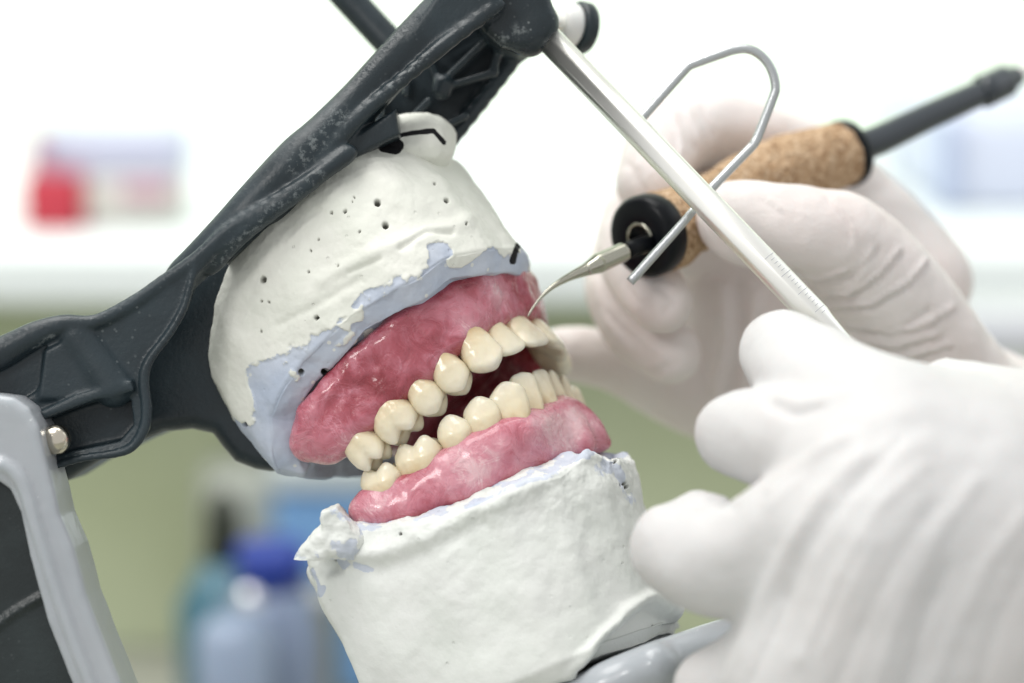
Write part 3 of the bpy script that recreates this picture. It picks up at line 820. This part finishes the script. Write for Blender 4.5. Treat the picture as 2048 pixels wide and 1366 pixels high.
# festoons between the teeth
ut = [(P(a[0], a[1], a[2]), a) for a in up]
for i in range(len(ut) - 1):
    q = (ut[i][0] + ut[i + 1][0]) / 2 + UV * 4.4 - WL * 3.0 * math.cos(math.radians(ut[i][1][7])); f.cap(q, q + UV * 4, 1.3, 2.0, 2)
V, F = f.mesh(); N_ = vnormals(V, F); pp = proj(V)
near = N_[:, 1] < .3
rough_zone = np.exp(-(polydist(pp, [(640, 850), (720, 760), (800, 720), (870, 650), (950, 600)]) / 70) ** 2)
V = V + N_ * (.55 * fbm(V, 9, 3, 5) + .22 * fbm(V, 3.2, 4, 8) + .45 * rough_zone * np.minimum(fbm(V, 4.5, 4, 91), 0))[:, None]
V = relax(V, F, 1, .4)
mot_shade = -.035 * np.exp(-(polydist(pp, [(650, 850), (700, 820), (760, 760), (840, 700), (880, 690)]) / 45) ** 2) + .05 * np.exp(-(polydist(pp, [(700, 720), (800, 650), (900, 610), (1000, 590)]) / 22) ** 2) * near - .008 \
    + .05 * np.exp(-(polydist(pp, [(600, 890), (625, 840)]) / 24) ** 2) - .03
for (a, b, r) in ((912, 633, 26), (930, 655, 22), (1000, 570, 45)): mot_shade += .06 * np.exp(-((pp[:, 0] - a) ** 2 + (pp[:, 1] - b) ** 2) / r ** 2) * near
mot_shade = mot_shade - .22 * (~near) - .16 * ss(2, 12, (V - CU) @ WL)  # shade inside the mouth painted in as deeper red wax
obj('gum_base', V, F, M_WAX, UD, attrs=dict(mottle_shade=mot_shade))

bL = [(766, 1024, -18, 2.3), (832, 1010, -19, 2.3), (906, 985, -19.5, 2.3), (970, 958, -19, 2.3), (1040, 928, -16, 2.3), (1098, 906, -10.5, 2.2), (1150, 890, -4, 2.2)]
gL = gum_rows(lowt, LV, LU, P(1092, 787, -1), bL, (P(735, 1006, -16), 2.4, P(722, 1020, -16), 2.3), off=.42)
CL = P(1092, 787, -1)
f = Field(P(670, 1080, 0) + [0, -26, 0], P(1400, 760, 0) + [6, 66, 4], .5)
for A, ra_, B, rb_ in gL:
    for A_, B_ in ((A, B), (mirror(A, CL), mirror(B, CL))): f.cap(A_, B_, ra_, rb_, 2.2)
inner_wall(f, lowt, LV, LU, P(1092, 787, -1), None)
lt = [(P(a[0], a[1], a[2]), a) for a in lowt]
for i in range(len(lt) - 1):
    q = (lt[i][0] + lt[i + 1][0]) / 2 - LV * 4.0 - WL * 3.2 * math.cos(math.radians(lt[i][1][7])); f.cap(q, q - LV * 4, 1.0, 1.8, 2)
f.chain([(1118, 825, 0, 2.8), (1160, 850, 0, 2.8), (1196, 876, 0, 1.8)], 2)
f.chain([(1150, 892, -3, 2.0), (1190, 884, 0, 1.8), (1212, 886, 1, .9)], 1.5)
V, F = f.mesh(); N_ = vnormals(V, F); pp = proj(V)
V = V + N_ * (.3 * fbm(V, 12, 2, 15) + .09 * fbm(V, 3.2, 4, 18))[:, None]; V = relax(V, F, 1, .4)
near = N_[:, 1] < .4
mot_shade = .03 + .06 * np.exp(-(polydist(pp, [(770, 1010), (880, 960), (980, 910), (1150, 850)]) / 40) ** 2) - .07 * np.exp(-(polydist(pp, [(700, 1030), (806, 1041), (942, 998), (1078, 937), (1221, 886)]) / 12) ** 2) - .10 * (~near) - .16 * ss(2, 12, (V - CL) @ WL)  # away-facing and far-side wax darkened to paint in the inner shade
obj('gum_base', V, F, M_WAX, LD, attrs=dict(mottle_shade=mot_shade))

# ------------------------------------------------------------------ articulator
ART = thing('articulator', 'dark green plastic dental articulator holding the two plaster models open', 'articulator', P(600, 1500, 0))
f = Field((-108, -32, -34), (16, 42, 76), .42)
rail = [(965, -70, -6, 3.6), (890, 10, -8, 3.5), (800, 105, -10, 3.4), (720, 192, -12, 3.3), (645, 275, -14, 3.9), (592, 328, -15, 4.4), (520, 398, -16, 3.9), (440, 480, -16, 3.4), (360, 558, -14, 3.0)]
f.chain(rail, 1.0, sm=6)
f.chain([(p[0] + 14, p[1] + 14, p[2] + 2, p[3] * .9) for p in rail[:7]], 1.0, sm=6)
f.poly([(900, -60), (1010, -60), (985, 20), (905, 76), (850, 120), (757, 198), (690, 262), (640, 322), (600, 330), (640, 280), (720, 195), (800, 110)], -13, -5, 1.5, .8)
f.chain([(1000, 10, -12, 1.1), (905, 78, -13, 1.2), (850, 122, -14, 1.2), (757, 200, -15, 1.2), (690, 264, -16, 1.3), (640, 325, -17, 1.5), (560, 382, -18, 1.3)], 1.2)
f.poly([(618, 350), (526, 405), (397, 500), (280, 590), (192, 640), (160, 645), (126, 642), (68, 655), (-60, 715), (-60, 960), (99, 935), (164, 916), (228, 908), (266, 893), (288, 860), (293, 815), (283, 762), (293, 724), (335, 670), (365, 617), (385, 560), (430, 510), (520, 440), (625, 375)], -21, -12, .6, .5)
f.poly([(30, 850), (120, 815), (200, 800), (262, 790), (268, 850), (240, 882), (100, 912), (10, 925)], -26, -15.5, .8, 1.0, cut=True, yref=-20)
f.poly([(-60, 775), (88, 682), (135, 742), (45, 800), (-60, 850)], -26, -20.2, .2, .1, cut=True, yref=-21)
f.chain([(-60, 725, -21, 3.0), (0, 706, -21, 2.7), (68, 670, -21, 2.2), (126, 650, -21, 1.7), (190, 644, -21, 1.2), (266, 606, -20.5, 1.1), (327, 564, -20, 1.1), (396, 516, -20, 1.1), (452, 464, -20, 1.1), (526, 416, -20, 1.0), (618, 360, -19, .8)], 1.0)
f.chain([(396, 515, -20.5, .6), (384, 556, -20.8, .6), (368, 615, -21, .65), (338, 668, -21.3, .7), (298, 722, -21.5, .8), (288, 762, -21.5, .9), (293, 815, -21.5, .9), (288, 858, -21.5, .9), (264, 894, -21.5, .8), (228, 908, -21.5, .7), (164, 917, -21.5, .6), (99, 936, -21.5, .6)], .5)
f.chain([(158, 672, -19.0, 4.0), (228, 770, -19.0, 4.4)], .5)
f.poly([(150, 790), (262, 760), (268, 782), (190, 800), (60, 850), (20, 850)], -23, -15, .8, .6)
f.poly([(88, 700), (160, 665), (215, 770), (120, 800), (75, 800)], -22, -16, 1.0, .8)
# rear arm and body behind the upper model
f.poly([(380, 540), (440, 500), (520, 430), (640, 360), (660, 600), (640, 928), (596, 936), (541, 945), (507, 940), (467, 924), (440, 893), (422, 868), (380, 859), (323, 865), (282, 882), (230, 907), (200, 920), (133, 962), (110, 968), (70, 960), (70, 720), (200, 655), (300, 590)], -4, 20, 2, 3.5)
f.poly([(445, 475), (560, 380), (640, 325), (720, 262), (790, 215), (800, 270), (700, 320), (600, 395), (450, 530)], -14, 12, 1, 1)
f.chain([(420, 535, -17, 1.4), (470, 480, -19, 1.4), (560, 410, -20, 1.3), (640, 350, -19, 1.2), (700, 305, -17, 1.4)], 1.5)
# web between the rails
f.poly([(880, 40), (1000, 40), (1038, 105), (960, 205), (890, 292), (850, 340), (700, 340), (700, 260), (770, 180)], 14, 17, .5, .4, yref=6)
f.chain([(1052, 60, 10, 1.5), (1030, 112, 10, 1.5), (960, 205, 10, 1.5), (886, 298, 9, 1.5), (830, 365, 8, 1.5)], .8)
f.chain([(1052, 60, 14, 1.6), (1030, 112, 14, 1.6), (960, 205, 14, 1.6), (886, 298, 13, 1.6)], .8)


def rib(a, b, r=.8):
    for y in (3.5, 6.5, 9.5, 12.5): f.cap(P(*a, y), P(*b, y), r, r, .5)


for a, b in (((874, 97), (959, 47)), ((857, 111), (874, 155)), ((900, 150), (977, 76)), ((904, 170), (990, 144)), ((857, 202), (820, 240)), ((863, 264), (930, 232)), ((1000, 88), (986, 146)), ((816, 158), (812, 187)), ((766, 190), (758, 252))): rib(a, b)
for y in (3, 6, 9, 12): f.cap(P(886, 168, y), P(884, 180, y), 2.0, 2.0, .6)
f.cap(P(886, 170, 0), P(884, 178, 0), 1.1, 1.1, .3, cut=True); f.cap(P(886, 170, 3), P(884, 178, 3), 1.1, 1.1, .3, cut=True)
f.poly([(950, 30), (990, -40), (1060, -60), (1100, -10), (1112, 30), (1096, 78), (1040, 100), (1000, 92), (968, 66)], -9, 12, 1.2, 2.4)
f.cap(P(1078, 52, -5), P(1058, 76, -5), 3.9, 3.8, 1.5)
V, F = f.mesh(); N_ = vnormals(V, F); V = V + N_ * (.03 * fbm(V, 5, 2, 6))[:, None]; pp = proj(V)
ch = np.zeros(len(V))
for ln, r in (([(430, 525), (480, 480), (560, 405), (640, 350)], 10), ([(760, 190), (857, 111)], 4), ([(1000, 85), (1040, 60)], 14), ([(440, 520), (455, 505)], 14), ([(590, 330), (640, 280), (680, 230)], 20), ([(70, 694), (105, 672)], 5)): ch = np.maximum(ch, ss(r * 1.6, r * .4, polydist(pp, ln)))
ch *= N_[:, 1] < .2
obj('upper_frame', V, F, M_DARK, ART, attrs=dict(chalk=ch))
# cross bar and front knob
V, F = tube([P(600, -110, 26), P(700, 0, 26), P(800, 108, 24)], [3.3, 3.3, 3.3]); cb = obj('cross_bar', V, F, M_DARK, ART, attrs=dict(chalk=np.zeros(len(V))))
ax = WL * .6 + np.array([.75, 0, -.1])
V, F = lathe([(-1, 0), (-1, 3.4), (0, 4.4), (2.4, 4.6), (3.0, 4.2), (3, 0)], P(1125, 48, 14), ax); kn = obj('knob', V, F, M_WHITEP, ART)
V, F = lathe([(3, 0), (3, 5.0), (3.5, 5.4), (5.5, 5.4), (6, 5.0), (6, 0)], P(1125, 48, 14), ax); V2, F2 = tube([P(1060, 40, 2), P(1128, 47, 14.5)], [2.2, 2.2]); obj('knob_shaft', V2, F2, M_STEEL, kn)
obj('knob_rim', V, F, M_DARK, kn, attrs=dict(chalk=np.zeros(len(V))))
# incisal rod
ra, rb = P(1073, 52, -4), P(1698, 702, -20)
rd = (rb - ra) / np.linalg.norm(rb - ra); LR = np.linalg.norm(rb - ra)
V, F = lathe([(0, 0), (0, 2.75), (LR - 9, 2.85), (LR - 7, 2.5), (LR - .6, 2.0), (LR, 1.6), (LR, 0)], ra, rd, 72)
# two long ground flats give the rod its streaks
e1, e2 = frame_of(rd); cc = ra + ((V - ra) @ rd)[:, None] * rd; rr = V - cc
for ang, lim in ((-.3, .90), (1.2, .93), (2.8, .93)):
    nn = None
fl_dirs = []
view = np.array([0, -1, 0]); side = np.cross(rd, view); side /= np.linalg.norm(side); fw = np.cross(side, rd)
for dd_, lim in ((fw * .93 + side * .37, 2.6), (fw * .75 - side * .66, 2.72)):
    dd_ = dd_ / np.linalg.norm(dd_); h = rr @ dd_; V = V - np.maximum(h - lim, 0)[:, None] * dd_; rr = V - cc
ROD = obj('incisal_rod', V, F, M_STEEL, ART)
tv = []; tf_ = []
for i in range(17):
    s_ = LR * (.735 + i * .0105); ln = .6 if i % 5 else 1.7
    for j in range(7):
        a0 = -.55 - ln * .28 + j * ln * .28 / 6 * 2
        q = ra + rd * s_ + (fw * math.cos(a0) + side * math.sin(a0)) * 2.9
        for o_ in (-.07, .07): tv.append(q + rd * o_)
    b0 = i * 14
    for j in range(6): tf_.append((b0 + 2 * j, b0 + 2 * j + 1, b0 + 2 * j + 3, b0 + 2 * j + 2))
obj('graduation_marks', np.array(tv), tf_, M_TICK, ROD)
# wire
wp = [(1278, 243, -3), (1325, 190, -2.5), (1366, 144, -2), (1380, 131, -2), (1398, 124, -2), (1440, 109, -1.5), (1472, 99, -1), (1500, 99, -1), (1526, 115, -1), (1544, 142, -1), (1551, 175, -1), (1544, 200, -1), (1520, 262, -1.5), (1510, 285, -2), (1498, 299, -2), (1460, 338, -3), (1412, 388, -5)]
V, F = tube([P(*p) for p in wp], [.92] * len(wp), 16, 6); obj('wire_loop', V, F, M_WIRE, ART)
V, F = tube([P(1412, 388, -5), P(1374, 436, -8), P(1310, 508, -8), P(1260, 564, -8)], [.82, .82, .95, .95], 16, 6); obj('wire_pin', V, F, M_WIRE, ART)
# hinge ball
c0 = P(112, 879, -24); r_ = 2.9
V, F = lathe([(r_ * -math.cos(u), r_ * math.sin(u)) for u in np.linspace(0, math.pi, 28)], c0, (1, -.5, .1), 40)
hb = obj('hinge_ball', V, F, M_BALL, ART)
V, F = lathe([(-8, 0), (-8, 2.1), (-2.6, 2.1), (-2.2, 2.5), (-1.8, 2.5), (-1.8, 0)], c0, (1, -.25, .1), 40); obj('ball_shank', V, F, M_BALL, hb)
# lower frame: pale moulded edge round a dark panel
f = Field((-108, -42, -100), (-58, -8, -5), .5)
outer = [(-60, 782), (0, 789), (30, 794), (60, 815), (80, 852), (96, 925), (112, 985), (122, 1030), (150, 1095), (175, 1190), (207, 1275), (290, 1480), (330, 1600)]
inner = [(190, 1600), (160, 1400), (97, 1242), (62, 1112), (44, 1025), (22, 978), (0, 962), (-60, 945)]
f.poly(outer + inner, -32, -14, .0, 1.6, yref=-30)
f.chain([(0, 925, -32, .7), (30, 945, -32, .7), (52, 985, -32, .7), (74, 1060, -32, .7), (110, 1175, -32, .7), (150, 1290, -32, .7), (190, 1400, -32, .7), (230, 1600, -32, .7)], 1.0, sm=14)
V, F = f.mesh(); N_ = vnormals(V, F); V = V + N_ * (.06 * fbm(V, 4, 3, 3))[:, None]; obj('lower_frame_edge', V, F, M_PALE, ART)
f = Field((-108, -36, -100), (-72, -12, -5), .6)
f.poly([(-60, 930), (10, 950), (50, 985), (75, 1112), (115, 1242), (180, 1400), (230, 1600), (-60, 1600)], -27, -18, 0, .8, yref=-27)
f.chain([(-20, 1265, -27, .5), (30, 1225, -27, .5), (90, 1190, -27, .5)], .8)
V, F = f.mesh(); obj('lower_frame_panel', V, F, M_DARK2, ART, attrs=dict(chalk=np.zeros(len(V))))
# pale mounting tray under the lower model
f = Field(P(520, 1640, 0) + [0, -42, -10], P(1440, 1200, 0) + [8, 60, 6], .8)


def jl(u, w_, v): return LC + LU * u + WL * w_ + LV * v


for w_ in np.linspace(-24, 26, 31):
    f.cap(jl(-46, w_, BOT - 5.2), jl(8, w_, BOT - 5.2), 4.5, 4.5, 1)
for a in np.linspace(-1.35, 1.35, 45): f.cap(jl(-8, 0, BOT - 5.2), jl(-8 + 25 * math.cos(a), 26 * math.sin(a), BOT - 5.2), 4.5, 4.5, 1)
f.cap(jl(-10, -26, BOT - 8), jl(12, -14, BOT - 9), 3, 3, 1)
f.cap(jl(-40, 0, BOT - 9), P(560, 1600, -20), 7, 7, 4)
V, F = f.mesh(); obj('mounting_tray', V, F, M_PALE, ART)
V, F = tube([P(560, 1600, -20), P(420, 1640, -22), P(240, 1560, -23)], [7, 6, 6]); obj('lower_arm', V, F, M_DARK2, ART, attrs=dict(chalk=np.zeros(len(V))))

# ------------------------------------------------------------------ wax knife
TL = thing('wax_knife', 'electric wax knife with cork handle, its curved steel tip on a front tooth', 'wax knife', P(1380, 430, 22))
axs = P(1345, 462, 17) - P(1285, 482, 10); axs = axs / np.linalg.norm(axs)
V, F = tube([P(1056, 632, -6), P(1068, 612, -5), P(1088, 588, -4), P(1110, 570, -3), P(1140, 553, -1.5), P(1172, 539, 0)], [.18, .26, .38, .55, .85, 1.35], 24, 8)
obj('tip', V, F, M_CHROME, TL)
V, F = tube([P(1172, 539, 0), P(1192, 529, 1), P(1196, 527, 1.2), P(1225, 514, 3.2), P(1252, 502, 5)], [1.35, 1.95, 2.1, 2.0, 2.0], 8, 5, smooth=False); obj('sleeve', V, F, M_CHROME, TL)
V, F = tube([P(1250, 503, 5), P(1300, 482, 10)], [1.75, 1.75], 32, 3); obj('neck', V, F, M_BLACK, TL)
cf = P(1281, 476, 11)
V, F = lathe([(1.5, 0), (1.5, 2.7), (0, 2.9), (-.1, 3.1), (-.4, 7.2), (.3, 8.2), (1.4, 8.6), (4.2, 8.6), (5.2, 8.2), (5.2, 0)], cf, axs, 80); capo = obj('front_cap', V, F, M_BLACK, TL)
V, F = lathe([(-.1, 2.7), (-.5, 2.75), (-.5, 3.2), (0, 3.3)], cf, axs, 60); obj('ring', V, F, M_CHROME, capo)
ck = [(cf + axs * 5.0, 8.3), (cf + axs * 5.3, 8.5), (cf + axs * 9, 8.4), (P(1398, 428, 23), 7.0), (P(1440, 400, 28), 6.5), (P(1500, 365, 34), 6.7), (P(1570, 338, 40), 7.3), (P(1640, 322, 45), 7.4), (P(1690, 308, 49), 7.0)]
V, F = tube([c_[0] for c_ in ck], [c_[1] for c_ in ck], 90, 14)
N_ = vnormals(V, F); V = V + N_ * (.28 * fbm(V, 2.6, 4, 3))[:, None]; obj('cork_handle', V, F, M_CORK, TL)
ax2 = P(1750, 286, 54) - P(1690, 308, 49); ax2 /= np.linalg.norm(ax2)
V, F = lathe([(-1.2, 0), (-1.2, 7.2), (0, 7.6), (1.4, 7.4), (2.2, 5), (3, 4.0), (3, 0)], P(1690, 308, 49), ax2, 60); obj('rear_cap', V, F, M_BLACK, TL)
V, F = tube([P(1700, 303, 50), P(1760, 279, 55), P(1860, 231, 64), P(1965, 184, 74), P(1968, 183, 74), P(2010, 163, 79), P(2014, 161, 79), P(2034, 152, 81)], [3.5, 3.4, 3.2, 3.1, 3.9, 3.9, 3.0, 2.4], 36, 6, smooth=False); obj('cord_sleeve', V, F, M_RUBBER, TL)
V, F = tube([P(2030, 154, 80), P(2120, 110, 92), P(2300, 120, 120), P(2500, 330, 160)], [1.3, 1.3, 1.3, 1.3], 16, 8); obj('cord', V, F, M_WHITEP, TL)

# ------------------------------------------------------------------ hands
def creases(V, N_, lines):
    pp = proj(V); d = np.zeros(len(V)); fr = N_[:, 1] < .35
    for ln, wd, dp in lines: d = d + dp * np.exp(-(polydist(pp, ln) / wd) ** 2) * fr
    return d


# far hand, holding the wax knife
RH = thing('gloved_hand', 'hand in a thin white latex glove gripping the cork handled wax knife', 'hand', P(1800, 900, 60))
f = Field(P(1070, 1000, 0) + [0, -2, -20], P(2048, 150, 0) + [70, 105, 18], .9)
# thumb over the front of the handle
f.chain([(1462, 442, 11, 7.4), (1530, 456, 11, 8.3), (1600, 466, 12, 8.8), (1670, 482, 15, 8.6)], 2)
f.chain([(1670, 478, 16, 8.8), (1740, 545, 22, 10.0), (1800, 630, 28, 11.0), (1850, 720, 34, 12.5), (1920, 860, 44, 17)], 4)
# index over the top
f.chain([(1304, 370, 30, 7.2), (1314, 320, 38, 7.8), (1352, 275, 46, 8.4), (1420, 254, 52, 8.2), (1520, 290, 60, 9.0), (1620, 330, 68, 9.2), (1720, 420, 74, 10.5), (1830, 560, 72, 13)], 1)
# middle, ring, little
f.chain([(1324, 606, 20, 6.6), (1292, 560, 26, 7.2), (1266, 500, 34, 7.6), (1284, 430, 44, 8.0), (1350, 400, 56, 8.6), (1480, 420, 68, 9.5), (1680, 520, 76, 12)], .5)
f.chain([(1340, 706, 31, 6.7), (1284, 660, 36, 7.3), (1244, 590, 43, 7.6), (1255, 510, 52, 8.0), (1330, 470, 64, 8.6), (1480, 520, 74, 9.5), (1680, 620, 80, 12)], .5)
f.chain([(1090, 712, 56, 5.4), (1150, 708, 58, 6.0), (1230, 725, 60, 6.6), (1320, 765, 62, 7.6), (1420, 800, 64, 9.5), (1560, 800, 66, 13)], .6)
# palm
f.chain([(1440, 620, 70, 9), (1470, 740, 68, 11), (1500, 830, 66, 11)], 4)
f.chain([(1560, 640, 72, 13), (1600, 780, 70, 15)], 6); f.chain([(1700, 640, 70, 15), (1760, 800, 66, 18), (1900, 950, 62, 22)], 8)
f.chain([(1650, 760, 66, 16), (1900, 900, 60, 22), (2150, 1050, 62, 25), (2400, 1180, 66, 25)], 8)
V, F = f.mesh(); V = relax(V, F, 3, .5); N_ = vnormals(V, F)
d = .35 * fbm(V, 11, 3, 7)
ln = []
for off in ():  ln.append(([(1690 + off * 10, 600 + off * 26), (1760 + off * 14, 590 + off * 30), (1850 - off * 6, 560 + off * 34)], 4.5, .8))
for L_ in ([(1640, 592), (1700, 586), (1760, 548), (1800, 498)], [(1650, 614), (1740, 608), (1815, 565), (1852, 520)], [(1690, 650), (1780, 664), (1850, 650), (1905, 615)], [(1700, 676), (1790, 692), (1880, 668)], [(1720, 700), (1810, 716), (1900, 690)], [(1590, 556), (1640, 560), (1690, 540)]):
    ln.append((L_, 3.6, .75)); ln.append(([(a + 5, b + 9) for a, b in L_], 5, -.45))
for L_ in ([(1530, 400), (1560, 425), (1600, 430)], [(1655, 400), (1690, 440), (1700, 480)], [(1250, 560), (1275, 600), (1300, 610)], [(1205, 610), (1240, 650), (1290, 690)], [(1330, 230), (1352, 262), (1350, 310)], [(1362, 215), (1384, 250), (1388, 300)], [(1290, 345), (1262, 330)], [(1120, 690), (1180, 700), (1220, 690)]):
    ln.append((L_, 4.5, -.4)); ln.append(([(a + 9, b) for a, b in L_], 4.5, .35))
ln += [([(1590, 545), (1625, 570)], 5, -.8), ([(1575, 560), (1600, 590)], 6, .6), ([(1720, 665), (1800, 660), (1860, 620)], 6, -.6), ([(1690, 590), (1720, 550), (1745, 500)], 8, .4), ([(1640, 570), (1700, 560), (1760, 500)], 6, -.5),
       ([(1345, 225), (1360, 300)], 6, .5), ([(1375, 215), (1390, 280)], 6, .5), ([(1405, 215), (1425, 270)], 6, -.5), ([(1300, 400), (1255, 330)], 8, -.5),
       ([(1440, 580), (1450, 680), (1430, 780)], 10, 1.4), ([(1475, 570), (1480, 680), (1450, 800)], 12, -1.2), ([(1510, 590), (1500, 720)], 10, 1.0),
       ([(1320, 575), (1350, 600), (1330, 625)], 7, -.6), ([(1300, 690), (1340, 720)], 10, .5), ([(1310, 745), (1350, 725)], 6, -.5), ([(1190, 560), (1215, 640), (1260, 700)], 7, .5)]
d = d + creases(V, N_, ln)
V = V + N_ * d[:, None]
obj('glove', V, F, M_GLOVE, RH)

# near hand, steadying the rod
LH = thing('gloved_hand', 'large near hand in white latex glove closed round the lower end of the steel rod', 'hand', P(1900, 1300, -60))
f = Field(P(1220, 1480, -60) + [0, -45, -6], P(2048, 600, -60) + [70, 62, 6], 1.0)
f.chain([(1562, 702, -36, 7.4), (1610, 745, -44, 8.6), (1680, 800, -54, 9.8), (1800, 900, -66, 13)], 3)          # index
f.chain([(1466, 866, -46, 7.3), (1520, 872, -52, 8.0), (1620, 895, -62, 10), (1800, 980, -72, 14)], 1.2)      # middle
f.chain([(1342, 1092, -52, 7.6), (1400, 1118, -56, 9.0), (1490, 1122, -64, 10.3), (1620, 1070, -72, 12), (1800, 1080, -76, 15)], .8)     # ring
f.chain([(1430, 1380, -56, 7.5), (1520, 1345, -60, 9), (1640, 1290, -68, 12), (1800, 1250, -74, 15)], .8)    # little
f.chain([(1882, 757, -42, 3.6), (1960, 800, -48, 6), (2080, 880, -56, 10)], 2)                                       # thumb knuckle
f.chain([(1770, 885, -62, 12), (1790, 1060, -72, 16), (1760, 1280, -72, 18), (1700, 1480, -66, 20)], 8)
f.chain([(1900, 935, -60, 14), (1950, 1100, -68, 20), (1950, 1350, -66, 24)], 8)
f.chain([(2050, 985, -56, 16), (2150, 1150, -60, 24), (2150, 1400, -60, 26)], 10)
f.chain([(2150, 1150, -60, 24), (2450, 1350, -60, 28), (2800, 1600, -60, 28)], 10)
f.chain([(1392, 1012, -50, 3.2), (1420, 1040, -54, 5)], 3)
V, F = f.mesh(); V = relax(V, F, 4, .5); N_ = vnormals(V, F)
ln = [([(1850, 930), (1760, 1010), (1670, 1160), (1600, 1320)], 9, .55), ([(1800, 880), (1700, 980), (1610, 1110), (1530, 1300), (1490, 1400)], 8, -.7), ([(1955, 960), (1880, 1060), (1800, 1220), (1740, 1400)], 10, .6),
      ([(1870, 1010), (1810, 1090), (1725, 1250), (1660, 1400)], 9, -.7), ([(2048, 1030), (1980, 1120), (1900, 1280), (1850, 1400)], 11, .6), ([(1900, 1130), (1850, 1240), (1810, 1380)], 10, -.6),
      ([(2060, 1120), (1990, 1260), (1950, 1400)], 9, -.5), ([(1720, 910), (1640, 990), (1560, 1120), (1500, 1260), (1450, 1366)], 14, .8), ([(1540, 1010), (1600, 960), (1650, 880)], 9, .5), ([(1690, 870), (1600, 930), (1540, 980)], 9, .6), ([(1560, 800), (1620, 810), (1700, 780)], 10, .6),
      ([(1660, 1010), (1600, 1100), (1560, 1200)], 8, -.6), ([(1750, 1080), (1700, 1180), (1650, 1300)], 9, .5), ([(1760, 870), (1850, 850), (1960, 880)], 26, -.5),
      ([(1545, 812), (1590, 830), (1640, 815)], 7, -.9), ([(1400, 1020), (1430, 1000), (1460, 1010)], 9, -.8)]
d = .5 * fbm(V, 14, 3, 27) + creases(V, N_, ln)
V = V + N_ * d[:, None]; V = relax(V, F, 1, .5)
obj('glove', V, F, M_GLOVE2, LH)
